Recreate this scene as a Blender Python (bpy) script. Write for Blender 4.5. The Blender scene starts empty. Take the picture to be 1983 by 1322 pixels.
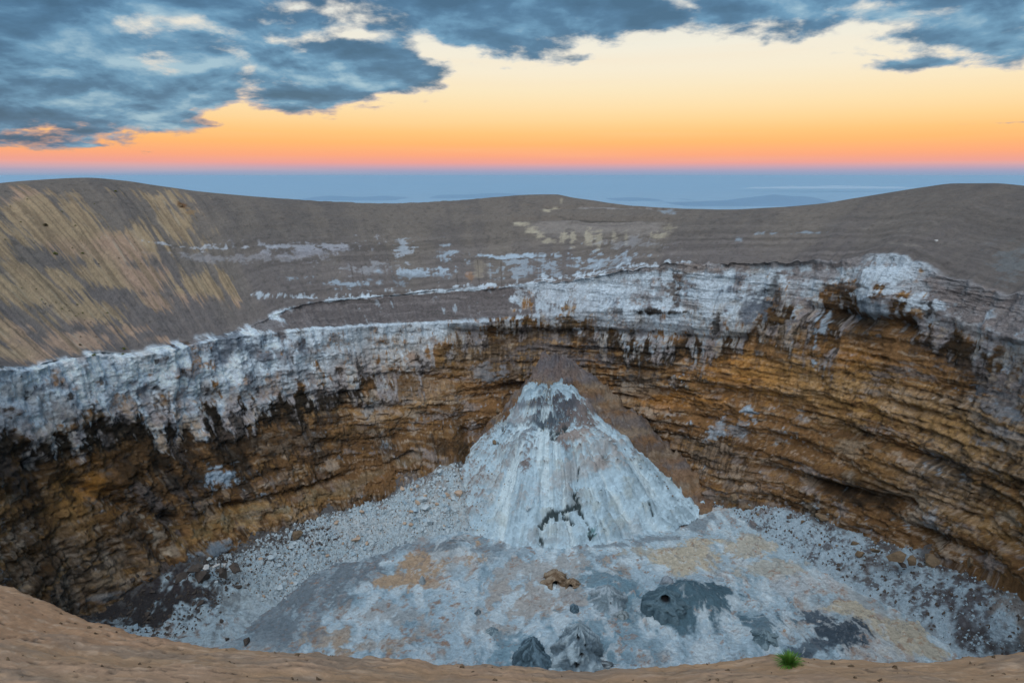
import bpy, math, random
import numpy as np
from mathutils import Vector, Matrix

# ------------------------------------------------------------------ camera
SC = bpy.context.scene
COL = SC.collection
W0, H0, FPX = 1983.0, 1322.0, 1322.0        # picture grid used to measure the place
TH = math.atan(321.0 / FPX)                 # the camera looks down by this angle
CT, ST = math.cos(TH), math.sin(TH)
cam = bpy.data.cameras.new('camera')
cam.sensor_width = 36.0
cam.lens = 24.0
cam.clip_start = 0.1
cam.clip_end = 600000.0
camo = bpy.data.objects.new('camera', cam)
COL.objects.link(camo)
camo.location = (0, 0, 0)
camo.rotation_euler = (math.pi / 2 - TH, 0, 0)
SC.camera = camo

# ------------------------------------------------------------------ exposure
SC.view_settings.view_transform = 'Standard'
SC.view_settings.look = 'None'
SC.view_settings.exposure = 0.75
SC.view_settings.gamma = 1.0
SC.view_settings.use_curve_mapping = False
SC.cycles.use_denoising = True
SC.cycles.max_bounces = 6
SC.cycles.diffuse_bounces = 3
SC.cycles.volume_bounces = 1
SC.cycles.transparent_max_bounces = 8

# ------------------------------------------------------------------ sun lamp (soft, added high up to supplement the dusk sky light)
SUN_EL, SUN_AZ = 56.0, -165.0               # azimuth from +Y, clockwise seen from above
sl = bpy.data.lights.new('sun', 'SUN')
sl.energy = 1.5
sl.angle = math.radians(70)
sl.color = (0.97, 0.98, 1.0)
so = bpy.data.objects.new('sun', sl)
COL.objects.link(so)
_e, _a = math.radians(SUN_EL), math.radians(SUN_AZ)
_to = Vector((math.sin(_a) * math.cos(_e), math.cos(_a) * math.cos(_e), math.sin(_e)))
so.rotation_euler = _to.to_track_quat('Z', 'Y').to_euler()
so.location = (0, 0, 60)


def s2l(c):
    return tuple((x / 255 / 12.92) if x / 255 <= 0.04045 else ((x / 255 + 0.055) / 1.055) ** 2.4 for x in c)


def px_ae(px, py):
    u = (px - W0 / 2) / FPX
    v = (H0 / 2 - py) / FPX
    x, y, z = u, CT + v * ST, -ST + v * CT
    return math.degrees(math.atan2(x, y)), math.degrees(math.atan2(z, math.hypot(x, y)))


# ------------------------------------------------------------------ world: dusk sky with a broken cloud deck
class NT:
    def __init__(self, tree):
        self.t = tree
        self.t.nodes.clear()

    def n(self, kind, **kw):
        nd = self.t.nodes.new(kind)
        for k, v in kw.items():
            setattr(nd, k, v)
        return nd

    def link(self, a, b):
        self.t.links.new(a, b)

    def put(self, sock, v):
        if isinstance(v, bpy.types.NodeSocket):
            self.link(v, sock)
        else:
            sock.default_value = v

    def m(self, op, a, b=0.0, c=0.0, clamp=False):
        nd = self.n('ShaderNodeMath', operation=op, use_clamp=clamp)
        self.put(nd.inputs[0], a)
        self.put(nd.inputs[1], b)
        self.put(nd.inputs[2], c)
        return nd.outputs[0]

    def ss(self, x, lo, hi, a=0.0, b=1.0):
        nd = self.n('ShaderNodeMapRange', interpolation_type='SMOOTHSTEP')
        self.put(nd.inputs['Value'], x)
        nd.inputs['From Min'].default_value = lo
        nd.inputs['From Max'].default_value = hi
        nd.inputs['To Min'].default_value = a
        nd.inputs['To Max'].default_value = b
        return nd.outputs[0]

    def mix(self, f, a, b, blend='MIX'):
        nd = self.n('ShaderNodeMix', data_type='RGBA', blend_type=blend)
        self.put(nd.inputs[0], f)
        for k, v in ((6, a), (7, b)):
            if isinstance(v, tuple) and len(v) == 3:
                v = v + (1.0,)
            self.put(nd.inputs[k], v)
        return nd.outputs[2]

    def noise(self, vec, scale, detail=4.0, rough=0.55, dist=0.0, dims='3D'):
        nd = self.n('ShaderNodeTexNoise', noise_dimensions=dims)
        if vec is not None:
            self.link(vec, nd.inputs['Vector'])
        nd.inputs['Scale'].default_value = scale
        nd.inputs['Detail'].default_value = detail
        nd.inputs['Roughness'].default_value = rough
        nd.inputs['Distortion'].default_value = dist
        return nd.outputs['Fac']

    def ramp(self, fac, stops, interp='LINEAR'):
        nd = self.n('ShaderNodeValToRGB')
        cr = nd.color_ramp
        cr.interpolation = interp
        while len(cr.elements) > 1:
            cr.elements.remove(cr.elements[-1])
        for i, (p, c) in enumerate(stops):
            el = cr.elements[0] if i == 0 else cr.elements.new(p)
            el.position = p
            el.color = tuple(c[:3]) + (1.0,)
        self.put(nd.inputs[0], fac)
        return nd.outputs[0]


def build_world():
    w = bpy.data.worlds.new('World')
    SC.world = w
    w.cycles.sampling_method = 'MANUAL'
    w.cycles.sample_map_resolution = 512
    w.use_nodes = True
    N = NT(w.node_tree)
    out = N.n('ShaderNodeOutputWorld')
    bg = N.n('ShaderNodeBackground')
    tc = N.n('ShaderNodeTexCoord')
    sep = N.n('ShaderNodeSeparateXYZ')
    N.link(tc.outputs['Generated'], sep.inputs[0])
    x, y, z = sep.outputs
    el = N.m('MULTIPLY', N.m('ARCSINE', z), 180 / math.pi)
    az = N.m('MULTIPLY', N.m('ARCTAN2', x, y), 180 / math.pi)
    # gradient of the clear sky by elevation (degrees -4 .. 36)
    E0, E1 = -4.0, 36.0
    st = []
    for e, c in [(-4, (124, 158, 196)), (-0.2, (130, 161, 197)), (0.12, (138, 162, 197)), (0.36, (160, 162, 194)), (0.66, (198, 163, 182)),
                 (1.0, (236, 160, 154)), (1.6, (252, 166, 128)), (2.5, (254, 180, 112)), (3.3, (254, 193, 122)), (4.2, (253, 208, 146)),
                 (5.2, (252, 219, 168)), (6.4, (250, 227, 188)), (7.8, (247, 232, 206)), (9.4, (243, 234, 216)), (11.5, (232, 233, 224)),
                 (15, (206, 222, 226)), (22, (150, 186, 208)), (36, (100, 146, 186))]:
        st.append(((e - E0) / (E1 - E0), s2l(c)))
    fac = N.m('DIVIDE', N.m('SUBTRACT', el, E0), E1 - E0, clamp=True)
    clear = N.ramp(fac, st)
    # soft streaks that make the colour bands uneven
    comb = N.n('ShaderNodeCombineXYZ')
    N.link(N.m('MULTIPLY', az, 0.03), comb.inputs[0])
    N.link(N.m('MULTIPLY', el, 0.9), comb.inputs[1])
    stn = N.noise(comb.outputs[0], 1.0, 3, 0.5)
    clear = N.mix(N.ss(stn, 0.45, 0.8, 0, 0.16), clear, s2l((250, 214, 176)))
    # cloud deck: pattern laid on a level sheet overhead
    k = N.m('DIVIDE', 1.0, N.m('ADD', N.m('MAXIMUM', z, 0.0), 0.26))
    pc = N.n('ShaderNodeCombineXYZ')
    N.link(N.m('MULTIPLY', x, k), pc.inputs[0])
    N.link(N.m('MULTIPLY', y, k), pc.inputs[1])
    P = pc.outputs[0]
    n1 = N.noise(P, 3.3, 10, 0.58, 0.2)
    n2 = N.noise(P, 11.0, 6, 0.6, 0.2)
    sh = N.n('ShaderNodeVectorMath', operation='ADD')
    N.link(P, sh.inputs[0])
    sh.inputs[1].default_value = (0.03, -0.07, 0.0)
    n1s = N.noise(sh.outputs[0], 3.3, 5, 0.52, 0.2)
    n3 = N.noise(P, 1.1, 3, 0.5)
    # lower edge of the deck, by direction
    fc = N.n('ShaderNodeFloatCurve')
    cu = fc.mapping.curves[0]
    edge = [(-40, 300), (0, 290), (120, 268), (330, 258), (425, 244), (490, 212), (560, 222), (700, 210), (850, 178),
            (905, 136), (1000, 116), (1150, 106), (1260, 104), (1400, 86), (1560, 80), (1700, 84), (1790, 104), (1880, 124),
            (1983, 136)]
    pts = [(0.0, 3.0 / 15)] + [((px_ae(a, b)[0] + 60) / 120, px_ae(a, b)[1] / 15) for a, b in edge] + [(0.9, 8.5 / 15), (1.0, 7.0 / 15)]
    while len(cu.points) < len(pts):
        cu.points.new(0.5, 0.5)
    for p, q in zip(cu.points, pts):
        p.location = q
        p.handle_type = 'AUTO'
    fc.mapping.update()
    N.link(N.m('DIVIDE', N.m('ADD', az, 60.0), 120.0, clamp=True), fc.inputs['Value'])
    eed = N.m('MULTIPLY', fc.outputs[0], 15.0)
    cov = N.m('MINIMUM', N.m('MULTIPLY', N.m('SUBTRACT', el, eed), 0.55), 1.0)
    cov = N.m('MAXIMUM', cov, -1.2)
    # openings (-) and stray banks (+)
    blobs = [(250, 45, 46, 13, -.66), (275, 108, 50, 9, -.66), (335, 118, 26, 16, -.6), (425, 95, 60, 9, -.9),
             (472, 145, 22, 40, -.75), (440, 215, 26, 12, -.5), (380, 42, 36, 11, -.66), (520, 40, 46, 10, -.6),
             (620, 16, 70, 11, -1.0), (700, 69, 40, 6, -.7), (560, 76, 60, 9, -.6), (832, 92, 26, 22, -.9),
             (870, 108, 36, 12, -.8), (620, 103, 36, 5, -.6), (1230, 68, 34, 9, -.6), (780, 187, 60, 4, -.4),
             (1700, 8, 46, 9, -.8), (1826, 20, 36, 9, -.7), (1490, 46, 30, 8, -.4), (1730, 52, 60, 7, -.5),
             (540, 250, 20, 20, -.4),
             (1740, 130, 75, 9, .85), (1800, 122, 45, 6, .5), (1945, 238, 44, 3.2, 1.3), (1800, 243, 40, 1.4, .8), (985, 134, 28, 4, .7), (1135, 112, 20, 6, .6),
             (330, 247, 40, 7, .6), (170, 282, 18, 2.2, .8), (120, 200, 150, 60, .45), (90, 60, 90, 60, .35), (650, 150, 140, 34, .35),
             (400, 128, 40, 22, .5), (520, 100, 24, 9, .6), (560, 208, 60, 9, .5), (1900, 60, 80, 40, .4)]
    for px, py, rx, ry, wgt in blobs:
        a0, e0 = px_ae(px, py)
        da = N.m('DIVIDE', N.m('SUBTRACT', az, a0), rx / 23.0 * 1.25)
        de = N.m('DIVIDE', N.m('SUBTRACT', el, e0), ry / 23.0 * 1.25)
        g = N.m('EXPONENT', N.m('MULTIPLY', N.m('ADD', N.m('MULTIPLY', da, da), N.m('MULTIPLY', de, de)), -1.0))
        cov = N.m('MULTIPLY_ADD', g, wgt * (.9 if wgt < 0 else 1.1), cov)
    nz = N.m('ADD', N.m('MULTIPLY', N.m('SUBTRACT', n1, 0.5), 3.4), N.m('MULTIPLY', N.m('SUBTRACT', n2, 0.5), 1.5))
    f = N.m('ADD', cov, nz)
    dens = N.ss(f, 0.0, 0.38)
    thick = N.ss(f, 0.06, 0.80)
    relief = N.m('MULTIPLY', N.m('SUBTRACT', n1s, n1), 2.6)
    shade = N.m('ADD', N.m('ADD', N.m('MULTIPLY', N.m('SUBTRACT', n3, 0.5), 2.4), relief), N.m('MULTIPLY', N.m('SUBTRACT', n2, 0.5), 0.35))
    tone = N.ramp(N.m('ADD', shade, 0.42, clamp=True), [(0.0, s2l((48, 90, 126))), (0.35, s2l((66, 110, 148))), (0.65, s2l((98, 145, 180))), (1.0, s2l((158, 188, 206)))])
    rim = N.mix(N.ss(el, 2.0, 9.0), s2l((214, 160, 136)), s2l((228, 222, 212)))
    cloud = N.mix(thick, rim, tone)
    sky = N.mix(dens, clear, cloud)
    # faint physical sky on top
    ni = N.n('ShaderNodeTexSky', sky_type='NISHITA')
    ni.sun_disc = False
    ni.sun_elevation = math.radians(4)
    ni.sun_rotation = math.radians(SUN_AZ)
    nb = N.n('ShaderNodeBackground')
    N.link(ni.outputs[0], nb.inputs['Color'])
    nb.inputs['Strength'].default_value = 0.015
    N.link(sky, bg.inputs['Color'])
    bg.inputs['Strength'].default_value = 0.56
    ad = N.n('ShaderNodeAddShader')
    N.link(bg.outputs[0], ad.inputs[0])
    N.link(nb.outputs[0], ad.inputs[1])
    N.link(ad.outputs[0], out.inputs['Surface'])


build_world()

# ------------------------------------------------------------------ helpers: noise, meshes, materials
RNG = np.random.default_rng(11)
TAB = RNG.random((8, 256, 256)).astype(np.float32)


def vn(x, y, k=0):
    T = TAB[k % 8]
    xi = np.floor(x); yi = np.floor(y)
    fx = (x - xi).astype(np.float32); fy = (y - yi).astype(np.float32)
    xi = xi.astype(np.int32) & 255; yi = yi.astype(np.int32) & 255
    x1 = (xi + 1) & 255; y1 = (yi + 1) & 255
    fx = fx * fx * fx * (fx * (fx * 6 - 15) + 10); fy = fy * fy * fy * (fy * (fy * 6 - 15) + 10)
    a = T[xi, yi]; b = T[x1, yi]; c = T[xi, y1]; d = T[x1, y1]
    return (a + (b - a) * fx) * (1 - fy) + (c + (d - c) * fx) * fy


def fbm(x, y, o=4, k=0, g=0.5):
    s = 0.0; a = 1.0; t = 0.0
    for i in range(o):
        s = s + a * vn(x * 2 ** i + 17.3 * i + 3.1 * k, y * 2 ** i + 9.7 * i + 5.3 * k, k + i)
        t += a; a *= g
    return s / t * 2 - 1          # about -1..1


def sst(x, lo, hi):
    t = np.clip((x - lo) / (hi - lo), 0, 1)
    return t * t * (3 - 2 * t)


def mixc(c, col, m):
    return c + (np.asarray(col, np.float32) - c) * np.clip(m, 0, 1)[..., None]


def pchip(xs, ys, x):
    xs = np.asarray(xs, float); ys = np.asarray(ys, float)
    h = np.diff(xs); d = np.diff(ys) / h
    m = np.zeros_like(ys)
    m[0], m[-1] = d[0], d[-1]
    for i in range(1, len(xs) - 1):
        if d[i - 1] * d[i] > 0:
            w1 = 2 * h[i] + h[i - 1]; w2 = h[i] + 2 * h[i - 1]
            m[i] = (w1 + w2) / (w1 / d[i - 1] + w2 / d[i])
    x = np.clip(x, xs[0], xs[-1])
    i = np.clip(np.searchsorted(xs, x) - 1, 0, len(xs) - 2)
    t = (x - xs[i]) / h[i]
    return (ys[i] * (1 + 2 * t) * (1 - t) ** 2 + h[i] * m[i] * t * (1 - t) ** 2
            + ys[i + 1] * t * t * (3 - 2 * t) + h[i] * m[i + 1] * t * t * (t - 1))


def ray(px, py):
    u = (px - W0 / 2) / FPX
    v = (H0 / 2 - py) / FPX
    return np.array([u, CT + v * ST, -ST + v * CT])


def new_mesh(name, V, Fq, mat, cols=None, smooth=True, parent=None, link=True):
    me = bpy.data.meshes.new(name)
    V = np.ascontiguousarray(V, np.float32).reshape(-1, 3)
    Fq = np.ascontiguousarray(Fq, np.int32)
    n, kf = Fq.shape
    me.vertices.add(len(V)); me.vertices.foreach_set('co', V.ravel())
    me.loops.add(n * kf); me.loops.foreach_set('vertex_index', Fq.ravel())
    me.polygons.add(n)
    me.polygons.foreach_set('loop_start', np.arange(0, n * kf, kf, dtype=np.int32))
    me.polygons.foreach_set('loop_total', np.full(n, kf, np.int32))
    me.polygons.foreach_set('use_smooth', np.full(n, smooth, bool))
    me.update(calc_edges=True)
    if cols is not None:
        at = me.color_attributes.new('alb', 'FLOAT_COLOR', 'POINT')
        c4 = np.ones((len(V), 4), np.float32)
        c4[:, :3] = np.clip(cols.reshape(-1, 3), 0.004, 0.85)
        at.data.foreach_set('color', c4.ravel())
    if mat is not None:
        me.materials.append(mat)
    if not link:
        return me
    o = bpy.data.objects.new(name, me)
    COL.objects.link(o)
    if parent is not None:
        o.parent = parent
    return o


def grid_faces(R, C, r0=0, r1=None, wrap=False):
    r1 = R if r1 is None else r1
    i = np.arange(r0, r1 - 1)[:, None]
    j = np.arange(C if wrap else C - 1)[None, :]
    j1 = (j + 1) % C
    a = i * C + j; b = i * C + j1; c = (i + 1) * C + j1; d = (i + 1) * C + j
    return np.stack([a, b, c, d], -1).reshape(-1, 4)


def structure(o, label=None):
    o['kind'] = 'structure'
    if label:
        o['label'] = label
    return o


def thing(o, label, cat, group=None):
    o['label'] = label
    o['category'] = cat
    if group:
        o['group'] = group
    return o


def empty(name, loc):
    o = bpy.data.objects.new(name, None)
    o.empty_display_size = 0.5
    COL.objects.link(o)
    o.location = loc
    return o


def rock_mat(name, grain=1.0, contrast=0.35, bump=0.35, spots=0.0, flat=None, rough=0.92, stretch=None, spot_col=(0.03, 0.025, 0.02)):
    mt = bpy.data.materials.new(name)
    mt.use_nodes = True
    N = NT(mt.node_tree)
    out = N.n('ShaderNodeOutputMaterial')
    bs = N.n('ShaderNodeBsdfPrincipled')
    bs.inputs['Roughness'].default_value = rough
    bs.inputs['Specular IOR Level'].default_value = 0.12
    tc = N.n('ShaderNodeTexCoord')
    vec = tc.outputs['Object']
    if stretch:
        mp = N.n('ShaderNodeMapping')
        mp.inputs['Scale'].default_value = stretch
        N.link(vec, mp.inputs['Vector'])
        vec = mp.outputs[0]
    if flat is None:
        at = N.n('ShaderNodeAttribute', attribute_name='alb')
        base = at.outputs['Color']
    else:
        base = flat + (1.0,)
    na = N.noise(vec, 0.9 * grain, 8, 0.65, 0.4)
    nb = N.noise(vec, 3.1 * grain, 5, 0.7)
    tone = N.m('ADD', N.m('MULTIPLY', N.m('SUBTRACT', na, 0.5), 2.2 * contrast), N.m('MULTIPLY', N.m('SUBTRACT', nb, 0.5), 1.6 * contrast))
    tone = N.m('ADD', tone, 1.0)
    cmb = N.n('ShaderNodeCombineColor')
    for i in range(3):
        N.link(tone, cmb.inputs[i])
    c = N.mix(1.0, base, cmb.outputs[0], 'MULTIPLY')
    if spots:
        sp = N.noise(vec, 2.0 * grain, 6, 0.75)
        c = N.mix(N.ss(sp, 0.60, 0.72, 0, spots), c, spot_col)
    N.link(c, bs.inputs['Base Color'])
    hb = N.m('ADD', N.m('MULTIPLY', na, 1.0), N.m('MULTIPLY', nb, 0.45))
    bp = N.n('ShaderNodeBump')
    bp.inputs['Strength'].default_value = bump
    bp.inputs['Distance'].default_value = 1.2 / grain
    N.link(hb, bp.inputs['Height'])
    N.link(bp.outputs[0], bs.inputs['Normal'])
    N.link(bs.outputs[0], out.inputs['Surface'])
    return mt


M_WALL = rock_mat('wall_rock', 1.5, 0.70, 1.0, spots=0.35)
M_SLOPE = rock_mat('ash_slope', 0.9, 0.30, 0.5, spots=0.25, spot_col=(0.06, 0.05, 0.045))
M_FLOOR = rock_mat('floor_lava', 1.3, 0.46, 0.9, spots=0.12, spot_col=(0.12, 0.12, 0.13))
M_CONE = rock_mat('cone_ash', 1.0, 0.22, 0.5, spots=0.15, spot_col=(0.16, 0.16, 0.15))
M_TALUS = rock_mat('talus', 1.5, 0.6, 1.0, spots=0.6, spot_col=(0.10, 0.07, 0.055))

# ------------------------------------------------------------------ crater: control curves around the pit axis
CX, CY = 0.0, 118.0


def pol(p):
    x, y, z = p
    return math.degrees(math.atan2(x - CX, y - CY)), math.hypot(x - CX, y - CY), z


def pix_r(px, py, r):
    d = ray(px, py)
    a = d[0] ** 2 + d[1] ** 2; b = -2 * (d[0] * CX + d[1] * CY); c = CX ** 2 + CY ** 2 - r * r
    t = (-b + math.sqrt(b * b - 4 * a * c)) / (2 * a)
    return pol(d * t)


def pix_z(px, py, z):
    d = ray(px, py)
    return pol(d * (z / d[2]))


def curve(pts, hidden):
    """closed tables r(phi), z(phi) in degrees -180..180"""
    a = sorted(pts)
    a = [h for h in sorted(hidden) if h[0] < a[0][0] - 4] + a + [h for h in sorted(hidden) if h[0] > a[-1][0] + 4]
    ph = [p[0] for p in a]
    return (lambda x: pchip(ph, [p[1] for p in a], x)), (lambda x: pchip(ph, [p[2] for p in a], x))


hidB = [(-180, 88, -100), (-130, 92, -98), (-100, 98, -92), (100, 103, -84), (130, 98, -92), (180, 88, -100)]
ptB = [pix_r(0, 1178, 100), pix_r(190, 1195, 97), pix_r(280, 1128, 92), pix_r(330, 1100, 89), pix_r(440, 1068, 85), pix_r(560, 1020, 82), pix_r(700, 975, 80),
       pix_r(800, 930, 78), pix_r(880, 880, 80), (-9, 84, -90), (0, 89, -93), (10, 93, -94), (22, 97, -95), pix_r(1390, 965, 98), pix_r(1460, 968, 100), pix_r(1560, 992, 102),
       pix_r(1700, 1042, 105), pix_r(1850, 1090, 107), pix_r(1983, 1132, 108)]
rB, zB = curve(ptB, hidB)
hidL = [(-180, 111, -15), (-140, 111, -19), (-105, 112, -32), (105, 116, -30), (140, 111, -19), (180, 111, -15)]
ptL = [pix_r(-60, 722, 112), pix_r(0, 716, 112), pix_r(60, 716, 112), pix_r(110, 704, 112), pix_r(165, 690, 112), pix_r(250, 690, 111), pix_r(330, 673, 111), pix_r(420, 657, 110),
       pix_r(500, 646, 109), pix_r(640, 636, 107), pix_r(800, 629, 105), pix_r(950, 621, 103), pix_r(1050, 612, 102), pix_r(1150, 604, 102),
       pix_r(1300, 606, 104), pix_r(1450, 622, 108), pix_r(1600, 605, 113), pix_r(1720, 572, 115), pix_r(1790, 594, 116),
       pix_r(1850, 620, 117), pix_r(1920, 640, 118), pix_r(1983, 658, 118)]
rL, zL = curve(ptL, hidL)
hidU = [(-180, 113, -10), (-140, 114, -14), (-105, 117, -26), (105, 122, -22), (140, 114, -13), (180, 113, -10)]
ptU = [pix_r(-60, 718, 113), pix_r(0, 709, 113.5), pix_r(60, 711, 113.5), pix_r(110, 698, 113.5), pix_r(165, 684, 113.5), pix_r(250, 683, 113), pix_r(330, 666, 113), pix_r(420, 648, 113),
       pix_r(500, 622, 114.5), pix_r(580, 588, 118), pix_r(650, 578, 119), pix_r(740, 570, 118), pix_r(860, 562, 117), pix_r(1000, 550, 114), pix_r(1100, 544, 112), pix_r(1180, 530, 110),
       pix_r(1250, 516, 109), pix_r(1400, 510, 111), pix_r(1550, 505, 117), pix_r(1650, 500, 119), pix_r(1720, 490, 120), pix_r(1790, 514, 120),
       pix_r(1850, 537, 121), pix_r(1920, 557, 122), pix_r(1983, 573, 123)]
rU, zU = curve(ptU, hidU)


def crest(px, py, slope):
    d = ray(px, py)
    best = None
    for r in np.arange(124, 240, 0.5):
        p = pix_r(px, py, r)
        zz = zU(np.array(p[0])) + (r - rU(np.array(p[0]))) * slope
        e = abs(zz - p[2])
        if best is None or e < best[0]:
            best = (e, p)
    return best[1]


ptA = [crest(x, y, s) for x, y, s in [(-60, 362, .62), (0, 355, .62), (80, 348, .62), (165, 344, .62), (240, 350, .61), (320, 362, .60), (420, 374, .60), (520, 382, .58), (640, 390, .56), (760, 394, .55), (860, 390, .55),
                                      (960, 382, .55), (1040, 377, .55), (1075, 377, .55), (1110, 383, .55), (1180, 393, .55), (1280, 402, .54), (1400, 406, .52), (1500, 402, .50), (1600, 393, .48),
                                      (1700, 376, .46), (1790, 362, .44), (1850, 355, .43), (1920, 355, .43), (1983, 361, .43), (2040, 368, .43)]]
hidA = [(-180, 136, -2.5), (-140, 146, -3), (-108, 168, -3), (108, 168, -3), (140, 146, -3), (180, 136, -2.5)]
rA, zA = curve(ptA, hidA)

PHV = np.linspace(-92, 92, 1180)
PHH = np.linspace(92, 268, 90)[1:-1]
PH = np.concatenate([PHV, PHH])
PHW = np.where(PH > 180, PH - 360, PH)
NC = len(PH)
B_, L_, U_, A_ = [np.stack([r(PHW), z(PHW)]) for r, z in ((rB, zB), (rL, zL), (rU, zU), (rA, zA))]
rows_r, rows_z, rows_w = [], [], []
for t in np.linspace(0, 1, 9)[:-1]:                       # buried foot
    rows_r.append(B_[0] - 5 * (1 - t)); rows_z.append(np.minimum(-106 * (1 - t) + B_[1] * t, B_[1])); rows_w.append(-1 + t)
NB = len(rows_r)
for t in np.linspace(0, 1, 200)[:-1]:                     # lower wall
    g = 1 - (1 - t) ** 1.55
    rows_r.append(B_[0] + (L_[0] - B_[0]) * g); rows_z.append(B_[1] + (L_[1] - B_[1]) * t); rows_w.append(t)
NL = len(rows_r)
for t in np.linspace(0, 1, 100)[:-1]:                     # upper wall or bench
    g = 1 - (1 - t) ** 1.7
    rows_r.append(L_[0] + (U_[0] - L_[0]) * g); rows_z.append(L_[1] + (U_[1] - L_[1]) * t); rows_w.append(1 + t)
NU = len(rows_r)
for t in np.linspace(0, 1, 200):                          # ash slope up to the skyline
    q = t + .62 * t * t * (1 - t)
    rows_r.append(U_[0] + (A_[0] - U_[0]) * t); rows_z.append(U_[1] + (A_[1] - U_[1]) * q); rows_w.append(2 + t)
NA = len(rows_r)
for t in np.linspace(0, 1, 36)[1:]:                       # outer flank of the mountain
    d = 3600 * t ** 3.2
    rows_r.append(A_[0] + d); rows_z.append(np.maximum(A_[1] - .56 * d * d / (d + 14), -2000.7)); rows_w.append(3 + t)
GR = np.array(rows_r); GZ = np.array(rows_z); GW = np.array(rows_w)[:, None] * np.ones(NC)[None, :]
RAD = np.radians(PH)[None, :]
NR = GR.shape[0]
SX, CXs = np.sin(RAD), np.cos(RAD)
SS = (np.radians(np.where(PH > 180, PH, PH)) * 110)[None, :] * np.ones((NR, 1))      # metres along the ring


def cart(r, z):
    return np.stack([CX + r * SX, CY + r * CXs, z], -1)


class Surf:
    """finds surface points for measured picture positions and makes masks in metres on the surface"""

    def __init__(self, P, sl=None, W=None):
        self.P = P; self.W = W
        q = P[..., 1] * CT - P[..., 2] * ST
        self.X = W0 / 2 + FPX * P[..., 0] / np.maximum(q, .1)
        self.Y = H0 / 2 - FPX * (P[..., 1] * ST + P[..., 2] * CT) / np.maximum(q, .1)
        self.X[q < 1] = 1e6
        du = np.gradient(P, axis=1); dv = np.gradient(P, axis=0)
        n = np.cross(du, dv)
        self.N = n / np.maximum(np.linalg.norm(n, axis=-1, keepdims=True), 1e-9)

    def at(self, px, py, rows=None):
        X, Y = (self.X, self.Y) if rows is None else (self.X[rows[0]:rows[1]], self.Y[rows[0]:rows[1]])
        k = int(np.argmin((X - px) ** 2 + (Y - py) ** 2))
        i, j = divmod(k, X.shape[1])
        if rows is not None:
            i += rows[0]
        return i, j

    def ell(self, px, py, rx, ry, rows=None, tilt=0.0):
        """squared elliptical distance of every vertex from a spot"""
        i, j = self.at(px, py, rows)
        c = self.P[i, j]; n = self.N[i, j]

        def hit(x, y):
            d = ray(x, y)
            den = float(d @ n)
            if abs(den) < .12 * np.linalg.norm(d):
                den = math.copysign(.12 * np.linalg.norm(d), den if den else 1)
            return d * (float(c @ n) / den)
        ca, sa = math.cos(tilt), math.sin(tilt)
        c0 = hit(px, py)
        ex = hit(px + rx * ca, py + rx * sa) - c0; ey = hit(px - ry * sa, py + ry * ca) - c0
        D = self.P - c
        a11, a12, a22 = ex @ ex, ex @ ey, ey @ ey
        b1 = D @ ex; b2 = D @ ey
        det = a11 * a22 - a12 * a12
        a = (a22 * b1 - a12 * b2) / det; b = (a11 * b2 - a12 * b1) / det
        off = (D @ n) / max(math.sqrt(a11), 1.0)
        return a * a + b * b + off * off * .15

    def blob(self, *a, **k):
        return np.exp(-self.ell(*a, **k))

    def line(self, pts, width, rows=None):
        """distance in metres (scaled by width) to a polyline on the surface"""
        Q = [self.P[self.at(x, y, rows)] for x, y in pts]
        best = None
        for a, b in zip(Q[:-1], Q[1:]):
            ab = b - a
            t = np.clip(((self.P - a) @ ab) / max(ab @ ab, 1e-6), 0, 1)
            d = np.linalg.norm(self.P - (a + t[..., None] * ab), axis=-1)
            best = d if best is None else np.minimum(best, d)
        return np.exp(-(best / width) ** 2)


S = Surf(cart(GR, GZ), W=GW)


def wl(pts, rows, smooth=True):
    """w limit along the ring through picture points"""
    q = sorted((PH[j], GW[i, j]) for i, j in (S.at(x, y, rows) for x, y in pts))
    ph = np.array([a for a, _ in q]); w = np.array([b for _, b in q])
    return np.interp(PH, ph, w)[None, :]


# ---- relief of walls and slope (metres)
Z0 = GZ
wallm = sst(GW, -.05, .04) * (1 - sst(GW, 1.97, 2.01))
slopem = sst(GW, 1.99, 2.06) * (1 - sst(GW, 3.05, 3.3))
_bx = np.where(S.X < 1e5, S.X + 150 * fbm(SS / 7, Z0 / 4, 4, 5, .6) + 70 * (GW - 1.5), 1e6)
benchm = sst(GW, 1.02, 1.12) * (1 - .65 * sst(GW, 1.86, 1.94)) * sst(S.X, 470, 600) * (1 - sst(_bx, 960, 1120))
rockm = wallm * (1 - .75 * benchm)
TILT = 5 * np.sin(np.radians(PH) * 1.4)[None, :]
zt = Z0 + TILT * .25 + 1.2 * fbm(SS / 30, Z0 / 30, 2, 5)
lay = fbm(SS / 26, zt / 1.7, 5, 1, .62)                     # beds
ledge = 1.3 * np.clip(fbm(SS / 30, zt / 5.5, 4, 2, .5) * 2.6, -1, 1)
flute = fbm(SS / 2.1, Z0 / 13, 4, 3, .55)
lump = fbm(SS / 5.0, Z0 / 4.2, 5, 4, .6)
big = fbm(SS / 24, Z0 / 26, 3, 6)
upw = sst(GW, .55, .95)
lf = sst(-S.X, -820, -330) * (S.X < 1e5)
rib = fbm(SS / 4.5 + .7 * big, Z0 / 22, 4, 7, .55)
bedv = .35 + 1.1 * sst(fbm(SS / 18, Z0 / 16, 3, 1), -.25, .35)
disp = rockm * (2.4 * big + 1.25 * bedv * lay * (1 - .55 * upw) * (1 - .6 * lf) + 1.0 * (1.5 - .6 * bedv) * ledge * (1 - .5 * upw) * (1 - .65 * lf) + (.35 + .85 * upw) * flute + (1.15 - .65 * upw) * lump + 1.7 * lf * rib + .8 * lf * lump)
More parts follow.
